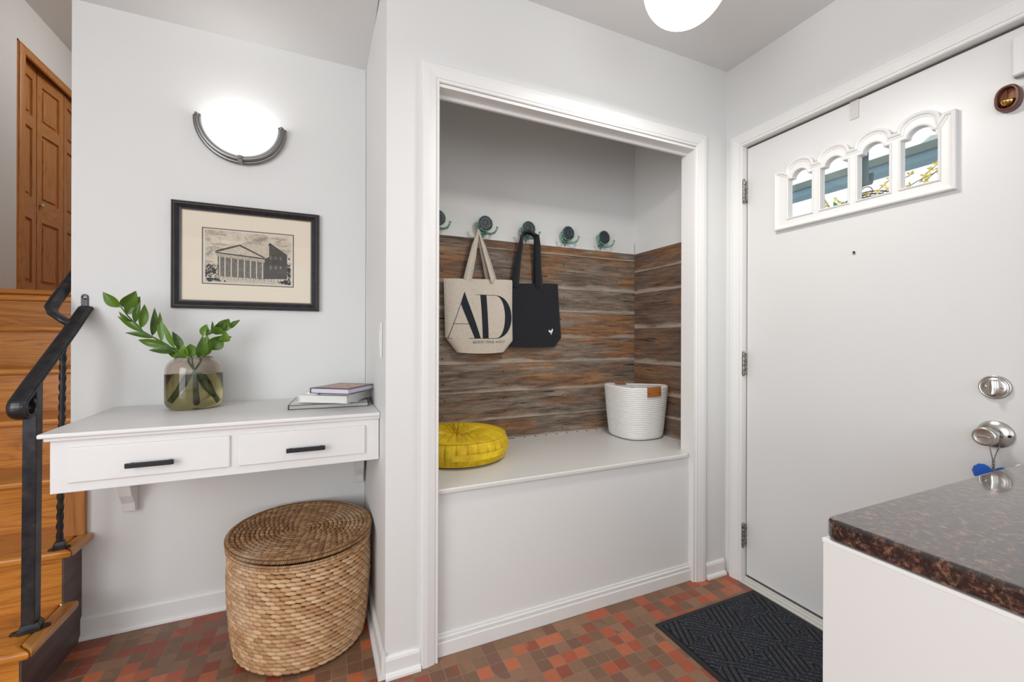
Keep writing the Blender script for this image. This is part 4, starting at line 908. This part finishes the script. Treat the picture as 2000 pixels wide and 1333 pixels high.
# ================================================================ vase with cut stems
VX, VY = -.469, 1.985
vs_ = thing('glass_vase', 'smoky glass vase half filled with green tinted water on the desk', 'vase', (VX, VY, ZD))
M_VG = mat('smoky_glass', '#eae1d8', .02, 0, Transmission_Weight=1.0, IOR=1.45)
VR, VH = .0915, .196
outp = [(.0001, 0), (.060, 0), (.074, .003), (.085, .011), (.0905, .025), (VR, .045), (VR, .135), (.0905, .155), (.085, .172), (.074, .184), (.062, .190), (.0575, .1935), (.0575, .196)]
inp = [(.0545, .196), (.0545, .192), (.060, .1865), (.072, .180), (.0815, .169), (.0868, .154), (.0880, .135), (.0880, .046), (.087, .028), (.081, .016), (.070, .009), (.0001, .007)]
build(MB().lathe(outp+inp, (VX, VY, ZD+.0004), n=72), 'glass', M_VG, vs_)
M_WATER = mat('green_water', '#cfd198', .0, 0, Transmission_Weight=1.0, IOR=1.33)
build(MB().lathe([(.0001, .0062), (.0705, .0082), (.0816, .0155), (.0878, .0280), (.0887, .046), (.0887, .1335), (.0001, .1335)], (VX, VY, ZD+.0004), n=72), 'water', M_WATER, vs_)
M_LEAF = mat('glossy_leaf', '#2f5d1e', .32); g = N(M_LEAF); rn = g.n('ShaderNodeObjectInfo').outputs['Random']
g.col(g.mix(rn, g.ramp(g.noise(g.obj(), 30, 2), [(.3, '#2c4a0e'), (.7, '#4a6a18')]), '#648a20'))
g.b.inputs['Subsurface Weight'].default_value = 0
M_STEM = mat('green_stem', '#4a6b2c', .45); M_UW = mat('dark_wet_stem', '#2f4318', .5)
def leaf_mesh(b_, t_, w_, bend=.006, twist=0):
    b_ = Vector(b_); t_ = Vector(t_); a_ = t_-b_; L = a_.length; a_.normalize(); cv = Vector((0, 0, 1.15))-Vector((0, 0, 0)); vw = (cv-b_).normalized(); s_ = a_.cross(vw).normalized(); s_ = (s_*math.cos(twist)+a_.cross(s_)*math.sin(twist)).normalized(); n_ = s_.cross(a_)
    def f(u, v):
        wd = w_*.5*(math.sin(PI*min(1, u**.78))**1.0)*.92*(1 if u < .999 else 0); q = 2*v-1
        return tuple(b_+a_*L*u+s_*wd*q+n_*(bend*math.sin(PI*u)+abs(q)*wd*.38))
    return MB().grid(f, 14, 6)
LONG = {'stem': [[-0.464, 1.985, 1.01], [-0.492, 1.985, 1.062], [-0.511, 1.985, 1.076], [-0.556, 1.985, 1.119], [-0.597, 1.985, 1.147], [-0.627, 1.985, 1.168], [-0.649, 1.985, 1.197], [-0.673, 1.985, 1.228], [-0.688, 1.985, 1.254], [-0.694, 1.985, 1.261]], 'leaves': [([-0.694, 1.985, 1.256], [-0.737, 1.973, 1.309], 0.0399), ([-0.704, 1.985, 1.254], [-0.742, 1.997, 1.286], 0.0106), ([-0.688, 1.985, 1.258], [-0.643, 1.973, 1.318], 0.0549), ([-0.673, 1.985, 1.23], [-0.639, 1.997, 1.299], 0.0461), ([-0.649, 1.985, 1.201], [-0.63, 1.973, 1.281], 0.0248), ([-0.632, 1.985, 1.181], [-0.626, 1.997, 1.271], 0.0319), ([-0.599, 1.985, 1.152], [-0.589, 1.973, 1.258], 0.0283), ([-0.57, 1.985, 1.129], [-0.58, 1.997, 1.244], 0.023), ([-0.661, 1.985, 1.204], [-0.692, 1.973, 1.241], 0.0159), ([-0.625, 1.985, 1.165], [-0.705, 1.997, 1.224], 0.0283), ([-0.597, 1.985, 1.144], [-0.676, 1.973, 1.163], 0.023), ([-0.558, 1.985, 1.116], [-0.645, 1.997, 1.137], 0.0319), ([-0.532, 1.985, 1.107], [-0.562, 1.973, 1.2], 0.0213), ([-0.508, 1.985, 1.092], [-0.542, 1.997, 1.17], 0.0319), ([-0.529, 1.985, 1.091], [-0.606, 1.973, 1.098], 0.0372), ([-0.496, 1.985, 1.07], [-0.564, 1.997, 1.108], 0.0425)]}
RIGHT = {'stem': [[-0.476, 1.995, 1.009], [-0.447, 1.995, 1.063], [-0.433, 1.995, 1.084], [-0.409, 1.995, 1.113], [-0.384, 1.995, 1.139], [-0.379, 1.995, 1.16], [-0.369, 1.995, 1.177], [-0.352, 1.995, 1.187]], 'leaves': [([-0.433, 1.995, 1.075], [-0.428, 1.983, 1.156], 0.0407), ([-0.421, 1.995, 1.098], [-0.386, 2.007, 1.154], 0.0487), ([-0.385, 1.995, 1.129], [-0.367, 1.983, 1.171], 0.0354), ([-0.445, 1.995, 1.151], [-0.435, 2.007, 1.199], 0.0266), ([-0.435, 1.995, 1.162], [-0.405, 1.983, 1.165], 0.0248), ([-0.417, 1.995, 1.17], [-0.417, 2.007, 1.212], 0.008), ([-0.401, 1.995, 1.157], [-0.389, 1.983, 1.207], 0.0461), ([-0.385, 1.995, 1.167], [-0.361, 2.007, 1.222], 0.0407), ([-0.355, 1.995, 1.183], [-0.317, 1.983, 1.218], 0.0177), ([-0.369, 1.995, 1.151], [-0.351, 2.007, 1.148], 0.0071), ([-0.394, 1.995, 1.183], [-0.372, 1.983, 1.204], 0.039)]}
MID = {'stem': [[-0.465, 1.97, 1.011], [-0.47, 1.97, 1.039], [-0.475, 1.97, 1.069], [-0.477, 1.97, 1.085]], 'leaves': [([-0.494, 1.97, 1.071], [-0.498, 1.958, 1.121], 0.0337), ([-0.477, 1.97, 1.069], [-0.482, 1.982, 1.122], 0.0514), ([-0.453, 1.97, 1.069], [-0.438, 1.958, 1.153], 0.0461)]}
for nm, lab, dat, r0 in (('plant_stem', 'long leafy green stem leaning far out to the left of the vase', LONG, .0042), ('plant_stem', 'shorter leafy green stem leaning right out of the vase', RIGHT, .0040), ('plant_stem', 'short sprig of broad green leaves upright in the middle of the vase mouth', MID, .0038)):
    p0 = dat['stem'][0]; ps = thing(nm, lab, 'plant', (VX, VY, ZD+.014), 'cut green stems in the vase')
    foot = {'LONG': (-.525, 1.975, .905), 'RIGHT': (-.405, 1.985, .90), 'MID': (-.47, 2.01, .895)}['LONG' if dat is LONG else 'RIGHT' if dat is RIGHT else 'MID']
    pts = [foot, tuple((Vector(foot)+Vector(p0))/2)]+[tuple(p) for p in dat['stem']]
    n_ = len(pts); build(MB().tube(pts, [r0*2.1, r0*1.9]+[r0*(1-.62*i/(n_-3)) for i in range(n_-2)], 8), 'stalk', M_STEM, ps)
    if dat is not MID: 
        f0 = Vector(foot); f1 = Vector(p0); build(leaf_mesh(f1+(f0-f1)*.1, f0, .030 if dat is RIGHT else .022, .001), 'sunken_leaf', M_UW, ps)
    for i, (a_, b_, w_) in enumerate(dat['leaves']): build(leaf_mesh(a_, b_, w_*(1.25 if dat is RIGHT else 1), .004+.003*(i % 3), (-.35, .2, .4, -.15)[i % 4]), 'leaf', M_LEAF, ps)

# ================================================================ framed engraving
pf = thing('framed_print', 'framed engraving of a columned classical building on the wall above the desk', 'picture', (-.306, WD, 1.266))
M_FR = mat('black_bronze_frame', '#1f2126', .35, .1); g = N(M_FR); g.col(g.ramp(g.noise(g.obj(), 40, 3), [(.4, '#1b1e25'), (.7, '#2a2a2f')]))
M_FB = mat('rubbed_brown_edge', '#5d4636', .45, .2); M_BEADM = mat('dull_gold_bead', '#7a6549', .4, .5)
A_ = [(-.578, 1.266), (-.0335, 1.266), (-.0335, 1.7045), (-.578, 1.7045)]
F3 = lambda L, y: [(a_, y, b_) for a_, b_ in L]
build(MB().sweep(F3(A_, WD-.001), [(0, 0), (0, .016), (-.003, .020), (-.006, .019), (-.009, .022), (-.013, .0215), (-.027, .013), (-.0325, .0135), (-.0325, 0)], (0, -1, 0), closed=True), 'moulding', M_FR, pf)
for off, hgt in ((.004, .0203), (.0095, .0222)):
    I_ = [(-.578+off, 1.266+off), (-.0335-off, 1.266+off), (-.0335-off, 1.7045-off), (-.578+off, 1.7045-off)]
    build(MB().sweep(F3(I_, WD-.001), [(-.0006, hgt-.001), (.0006, hgt-.001), (.0006, hgt+.0006), (-.0006, hgt+.0006)], (0, -1, 0), closed=True), 'worn_line', M_FB, pf)
i0 = .0325; X0, X1, Z0_, Z1_ = -.578+i0, -.0335-i0, 1.266+i0, 1.7045-i0
bd = MB()
for k in range(int((X1-X0)/.0052)+1):
    for z in (Z0_+.0022, Z1_-.0022): bd.box(X0+k*.0052, WD-.0142, z-.0016, X0+k*.0052+.0034, WD-.0115, z+.0016)
for k in range(int((Z1_-Z0_)/.0052)+1):
    for x in (X0+.0022, X1-.0022): bd.box(x-.0016, WD-.0142, Z0_+k*.0052, x+.0016, WD-.0115, Z0_+k*.0052+.0034)
build(bd, 'beaded_edge', M_BEADM, pf)
build(MB().box(X0, WD-.012, Z0_, X1, WD-.002, Z1_), 'mat_board', mat('cream_mat_board', '#e6dac6', .9), pf)
wx0, wx1, wz0, wz1 = -.4755, -.1365, 1.369, 1.6045
build(MB().box(wx0, WD-.0124, wz0, wx1, WD-.0119, wz1), 'dark_border', mat('dark_mat_line', '#6f6459', .9), pf)
build(MB().box(wx0+.0045, WD-.0128, wz0+.0045, wx1-.0045, WD-.0123, wz1-.0045), 'inner_border', mat('pale_mat_line', '#d9d3cb', .9), pf)
px0, px1, pz0, pz1 = wx0+.0105, wx1-.0105, wz0+.010, wz1-.0095
M_PAP = mat('aged_print_paper', '#c9bca6', .9); g = N(M_PAP); g.col(g.ramp(g.noise(g.mapp(g.obj(), (1, 1, 1.6)), 16, 5, .65, .5), [(.38, '#9a8f80'), (.48, '#cbbfab'), (.62, '#dccfbc')]))
build(MB().box(px0, WD-.0131, pz0, px1, WD-.0127, pz1), 'print_paper', M_PAP, pf)
def ink(name, lo, hi, s_=240, st=(1, 1, .5)):
    m_ = mat(name, lo, .9); g = N(m_); g.col(g.ramp(g.noise(g.mapp(g.pos(), st), s_, 3, .7), [(.38, lo), (.62, hi)])); return m_
K1 = ink('ink_dark', '#26241f', '#57524a'); K2 = ink('ink_mid', '#4a4841', '#86807a'); K3 = ink('ink_light', '#9a907f', '#c6baa5'); K4 = ink('ink_pale', '#b5a995', '#d2c7b4'); K5 = ink('ink_hatched', '#3a3935', '#857f74', 420, (1, 1, .2))
PW, PH = px1-px0, pz1-pz0
def art(name, polys, m_, lev):
    q = MB()
    for pl in polys: q.add([(px0+PW*a_, WD-.01315-.00008*lev, pz0+PH*b_) for a_, b_ in pl], [list(range(len(pl)))])
    build(q, name, m_, pf)
art('drawn_hill_dome', [[(.42, .72)]+[(.55+.13*math.cos(PI-a_*PI/10), .72+.13*math.sin(a_*PI/10)) for a_ in range(1, 10)]+[(.68, .72)]], K3, 1)
art('drawn_side_block', [[(.66, .10), (.66, .66), (.74, .84), (.95, .62), (.95, .12)]], K1, 2)
art('drawn_block_lit', [[(.30, .60), (.30, .74), (.60, .78), (.73, .78), (.73, .55), (.64, .48)]], K4, 3)
art('drawn_portico_shade', [[(.14, .08), (.14, .52), (.67, .46), (.67, .08)]], K5, 4)
art('drawn_columns', [[(x, .10), (x, .50-(x-.14)*.10), (x+.014, .50-(x-.14)*.10), (x+.014, .10)] for x in (.155, .215, .285, .36, .435, .505, .575, .645)], K4, 5)
art('drawn_entablature', [[(.13, .50), (.13, .56), (.68, .49), (.68, .43)]], K3, 6)
art('drawn_cornice', [[(.11, .585), (.68, .52), (.68, .495), (.12, .56)], [(.10, .60), (.39, .76), (.41, .74), (.14, .585)], [(.39, .76), (.69, .53), (.66, .525), (.395, .72)]], K1, 7)
art('drawn_pediment', [[(.17, .60), (.395, .72), (.62, .545)]], K4, 7)
art('drawn_windows', [[(x, z), (x+.02, z-.005), (x+.02, z-.08), (x, z-.075)] for x in (.74, .80, .86) for z in (.58, .38)], K2, 6)
art('drawn_ground', [[(.0, .0), (.0, .09), (.14, .115), (1, .08), (1, 0)]], K4, 5)
rnd = random.Random(12)
art('drawn_trees', [[(cx+.04*r_*math.cos(a_*PI/5)*rnd.uniform(.7, 1.2), cz+.07*r_*math.sin(a_*PI/5)*rnd.uniform(.7, 1.2)) for a_ in range(10)] for cx, cz, r_ in [(min(.985, max(.015, a+rnd.gauss(0, s1))), min(.97, max(.02, b+rnd.gauss(0, s2))), rnd.uniform(.12, .36)) for a, b, s1, s2, n_ in ((.06, .20, .035, .07, 60), (.975, .22, .012, .14, 40), (.08, .04, .05, .02, 30), (.93, .05, .04, .02, 30)) for _ in range(n_)]], K1, 8)
art('drawn_figures', [[(x, .055), (x+.006, .055), (x+.005, .11), (x+.001, .11)] for x in [.16+.042*i+rnd.uniform(-.01, .01) for i in range(19)]], K2, 9)
art('drawn_clouds', [[(cx+.11*math.cos(a_*PI/6)*rnd.uniform(.6, 1.2), cz+.030*math.sin(a_*PI/6)*rnd.uniform(.6, 1.2)) for a_ in range(12)] for cx, cz in ((.10, .93), (.13, .66), (.16, .73), (.86, .93), (.90, .70))], K3, 0)
build(MB().add([(X0, WD-.0150, Z0_), (X1, WD-.0150, Z0_), (X1, WD-.0150, Z1_), (X0, WD-.0150, Z1_)], [(0, 1, 2, 3)]), 'glass', thin_glass('picture_glass', .03), pf)

# ================================================================ wall sconce
SX, SZ = -.337, 2.055
sn = thing('wall_sconce', 'lit half-bowl frosted glass wall lamp with a pewter band', 'wall lamp', (SX, WD, 1.895))
M_SH = mat('lit_frosted_glass', '#ffffff', .4); M_SH.node_tree.nodes['Principled BSDF'].inputs['Emission Color'].default_value = (1, .985, .96, 1); M_SH.node_tree.nodes['Principled BSDF'].inputs['Emission Strength'].default_value = 1.2
def bowl(r_, d_, s_=1.0):
    return lambda u, v: (SX+r_*math.cos(PI*(1-u))*math.sin(PI/2*(1-v)), WD-.004-d_*math.sin(PI*u)*math.sin(PI/2*(1-v)), SZ-r_*math.cos(PI/2*(1-v)))
build(MB().grid(bowl(.142, .100), 48, 24).grid(bowl(.138, .096), 48, 24), 'glass_shade', M_SH, sn)
m = MB()
def arcp(r_, y_, a0=PI*.985, a1=PI*2.015, n_=48): return [(SX+r_*math.cos(a0+(a1-a0)*i/n_), y_, SZ+.0+r_*math.sin(a0+(a1-a0)*i/n_)*1.0) for i in range(n_+1)]
m.tube(arcp(.150, WD-.030), .0075, 10, flat=1.5); build(m, 'front_band', M_PEWTER, sn)
build(MB().tube(arcp(.160, WD-.013), .0085, 10, flat=1.3), 'back_band', M_PEWTER, sn)
for s_ in (-1, 1): build(MB().ball((SX+s_*.153, WD-.026, SZ+.003), .010, .016, .010, 16).lathe([(.0001, -.032), (.0045, -.031), (.0055, -.026), (.0045, -.020)], (SX+s_*.153, WD-.015, SZ+.003), (0, 1, 0), 14).box(SX+s_*.153-.008, WD-.020, SZ-.014, SX+s_*.153+.008, WD, SZ+.010, .003), 'finial', M_PEWTER, sn)
build(MB().box(SX-.009, WD-.044, SZ-.170, SX+.009, WD-.006, SZ-.140, .003).ball((SX, WD-.046, SZ-.154), .004, n=12), 'centre_clip', M_PEWTER, sn)
lp = bpy.data.lights.new('sconce_bulb', 'POINT'); lp.energy = .12; lp.shadow_soft_size = .045; lp.color = (1, .97, .92)
lo = bpy.data.objects.new('sconce_bulb', lp); C.objects.link(lo); lo.parent = sn; lo.location = Vector((SX, WD-.055, SZ-.005))-WL[sn.name]

lu = bpy.data.lights.new('sconce_uplight', 'AREA'); lu.shape = 'RECTANGLE'; lu.size = .22; lu.size_y = .07; lu.energy = .16; lu.color = (1, .97, .93)
lo = bpy.data.objects.new('sconce_uplight', lu); C.objects.link(lo); lo.parent = sn; lo.location = Vector((SX, WD-.052, SZ-.012))-WL[sn.name]; lo.rotation_euler = (PI, 0, 0)

# ================================================================ ceiling globe
GX, GY, GZ, GR = 1.047, 1.011, 2.290, .130
gl = thing('ceiling_globe_light', 'round white glass globe lamp under the ceiling', 'ceiling lamp', (GX, GY, 2.46))
M_GL = mat('opal_glass', '#ffffff', .12); b_ = M_GL.node_tree.nodes['Principled BSDF']; b_.inputs['Emission Color'].default_value = (1, .985, .955, 1); b_.inputs['Emission Strength'].default_value = 1.5
build(MB().lathe([(.0001, -GR)]+[(GR*math.sin(PI*i/30), -GR*math.cos(PI*i/30)) for i in range(1, 27)], (GX, GY, GZ), n=64), 'globe', M_GL, gl)
build(MB().lathe([(.058, -.058), (.060, -.050), (.060, -.030), (.070, -.010), (.072, 0)], (GX, GY, 2.46), n=48), 'fitter', M_NICKEL, gl)
lp = bpy.data.lights.new('globe_bulb', 'AREA'); lp.shape = 'DISK'; lp.size = .24; lp.energy = 10; lp.color = (1, .97, .92)
lo = bpy.data.objects.new('globe_bulb', lp); C.objects.link(lo); lo.parent = gl; lo.location = Vector((GX, GY, 2.152))-WL[gl.name]

# ================================================================ light switch
sw = thing('light_switch', 'white double light switch plate on the narrow side wall above the books', 'light switch', (.175, 1.585, 1.075))
xw = lambda y: .182-(y-1.475)*.015/.65
build(MB().box(xw(1.59)-.006, 1.552, 1.076, xw(1.56)-.0006, 1.622, 1.202, .002), 'plate', M_TRIM, sw)
build(MB().box(xw(1.59)-.009, 1.571, 1.106, xw(1.59)-.005, 1.603, 1.172, .001), 'rocker', M_DOOR, sw)

# ================================================================ iron stair railing
rl = thing('stair_railing', 'black wrought iron stair railing with a scrolled end and twisted baluster', 'railing', (-.873, 1.86, .2))
M_IRON = mat('blackened_iron', '#2a2b2e', .30, .55); g = N(M_IRON); g.col(g.ramp(g.noise(g.pos(), 30, 4), [(.35, '#2b2d33'), (.58, '#3b3b3d'), (.8, '#584c45')])); g.bump(g.noise(g.pos(), 160, 3), .15, .0006)
sl = .885; al_ = math.atan(sl); RP = [(-.836, 2.108), (-.840, 2.0), (-.846, 1.90), (-.851, 1.82), (-.853, 1.765)]
pts = [(x, y, .9545+(y-1.765)*sl) for x, y in RP]
c_ = (1.785, .932)
for i in range(1, 27):
    th_ = math.radians(131.5)+math.radians(300)*i/26; R_ = .030-.007*max(0, (i-13)/13); pts.append((-.853, c_[0]+R_*math.cos(th_), c_[1]+R_*math.sin(th_)))
hw = .0225
prf = [(-.0075, -hw+.003), (-.0075, hw-.003), (-.005, hw), (-.001, hw), (0, hw-.002), (.003, hw-.001), (.0065, hw-.006), (.0085, hw-.013), (.009, 0), (.0085, -hw+.013), (.0065, -hw+.006), (.003, -hw+.001), (0, -hw+.002), (-.001, -hw), (-.005, -hw)]
# the domed face of the rail looks up the slope
pts_s = [Vector(p) for p in pts]
m = MB().sweep(pts_s, [(a_, b_) for a_, b_ in prf], (1, 0, 0), smooth=False)
build(m, 'handrail', M_IRON, rl)
UP = [(-.846, 2.035, 1.190), (-.875, 2.042, 1.212), (-.902, 2.050, 1.232), (-.913, 2.062, 1.252), (-.912, 2.085, 1.276), (-.911, 2.30, 1.468), (-.911, 2.70, 1.822), (-.911, 3.15, 2.22)]
build(MB().tube(UP, .0195, 12, flat=.62), 'upper_handrail', M_IRON, rl)
def post(b0, t0, w_):
    b0, t0 = Vector(b0), Vector(t0); vs = [b+Vector((sx*w_, sy*w_, 0)) for sx in (-1, 1) for sy in (-1, 1) for b in (b0, t0)]
    return MB().solid(vs, [(0, 1, 3, 2), (4, 6, 7, 5), (0, 4, 5, 1), (2, 3, 7, 6), (0, 2, 6, 4), (1, 5, 7, 3)], .0018, 2)
build(post((-.873, 1.868, .222), (-.857, 1.842, 1.005), .0165), 'newel_post', M_IRON, rl)
def foot(cx, cy, z, s_, rot=.25):
    e = Vector((math.cos(rot), math.sin(rot), 0)); f = Vector((-math.sin(rot), math.cos(rot), 0)); c0 = Vector((cx, cy, z))
    W = lambda L, a0, a1: [c0+e*a_*s_+f*b_*s_+Vector((0, 0, h)) for h in (a0, a1) for a_, b_ in L]
    ol = [(-.046, -.007), (-.044, .008), (-.030, .014), (.030, .014), (.044, .008), (.046, -.007), (.030, -.014), (-.030, -.014)][::-1]
    m_ = MB(); n_ = 8; vs = W(ol, .0003, .006); m_.solid(vs, [list(range(8)), list(range(8, 16))]+[(i, (i+1) % 8, 8+(i+1) % 8, 8+i) for i in range(8)], .0015, 2)
    b1 = W([(-.026, -.024), (.026, -.024), (.026, .024), (-.026, .024)], .0005, .016); b2 = W([(-.019, -.018), (.019, -.018), (.019, .018), (-.019, .018)], .016, .028)
    m_.solid(b1[:4]+b1[4:], [(0, 1, 2, 3), (4, 5, 6, 7), (0, 1, 5, 4), (1, 2, 6, 5), (2, 3, 7, 6), (3, 0, 4, 7)], .002, 2)
    m_.solid(b1[4:]+b2[4:], [(0, 1, 2, 3), (4, 5, 6, 7), (0, 1, 5, 4), (1, 2, 6, 5), (2, 3, 7, 6), (3, 0, 4, 7)], .001, 1)
    for q in (-.036, .036): m_.ball(c0+e*q*s_+Vector((0, 0, .006)), .0035, .0035, .002, 10)
    return m_
build(foot(-.873, 1.868, .2, 1.0), 'newel_foot', M_IRON, rl)
build(foot(-.861, 1.999, .4, .62), 'baluster_foot', M_IRON, rl)
m = MB(); B0, B1 = Vector((-.861, 1.999, .415)), Vector((-.8425, 1.975, 1.142)); nS = 150; V = []; F = []
for i in range(nS+1):
    f = i/nS; tw_ = 0 if f < .03 else (f-.03)*16*PI/2*1.3; p = B0.lerp(B1, f)
    for k in range(8):
        a_ = tw_+k*PI/4; r_ = .0098 if k % 2 == 0 else .0072; V.append(p+Vector((math.cos(a_)*r_, math.sin(a_)*r_, 0)))
for i in range(nS):
    for k in range(8): F.append((i*8+k, i*8+(k+1) % 8, (i+1)*8+(k+1) % 8, (i+1)*8+k))
m.add(V, F+[tuple(range(8))[::-1], tuple(range(nS*8, nS*8+8))], True); build(m, 'twisted_baluster', M_IRON, rl)
bp = [(-.845+.0105*math.cos(a_), 1.300+.0105*math.sin(a_)) for a_ in [PI*i/12 for i in range(13)]]+[(-.8555, 1.262), (-.8345, 1.262)]
brk = build(MB().prism(bp, WD-.005, WD-.0006, .001, 1, plane='xz').solid([(-.8555, WD-.005, 1.258), (-.8345, WD-.005, 1.258), (-.8345, WD-.001, 1.270), (-.8555, WD-.001, 1.270), (-.8545, WD-.03, 1.250), (-.8335, WD-.03, 1.250), (-.8345, WD-.005, 1.266), (-.8555, WD-.005, 1.266)], [(0, 1, 5, 4), (0, 3, 2, 1), (4, 5, 6, 7)]), 'wall_bracket', M_IRON, rl)
build(MB().lathe([(.0001, .004), (.004, .0038), (.0042, .0015), (.0075, .0012), (.0078, 0)], (-.845, WD-.005, 1.297), (0, -1, 0), 20), 'screw', M_CHROME, rl)
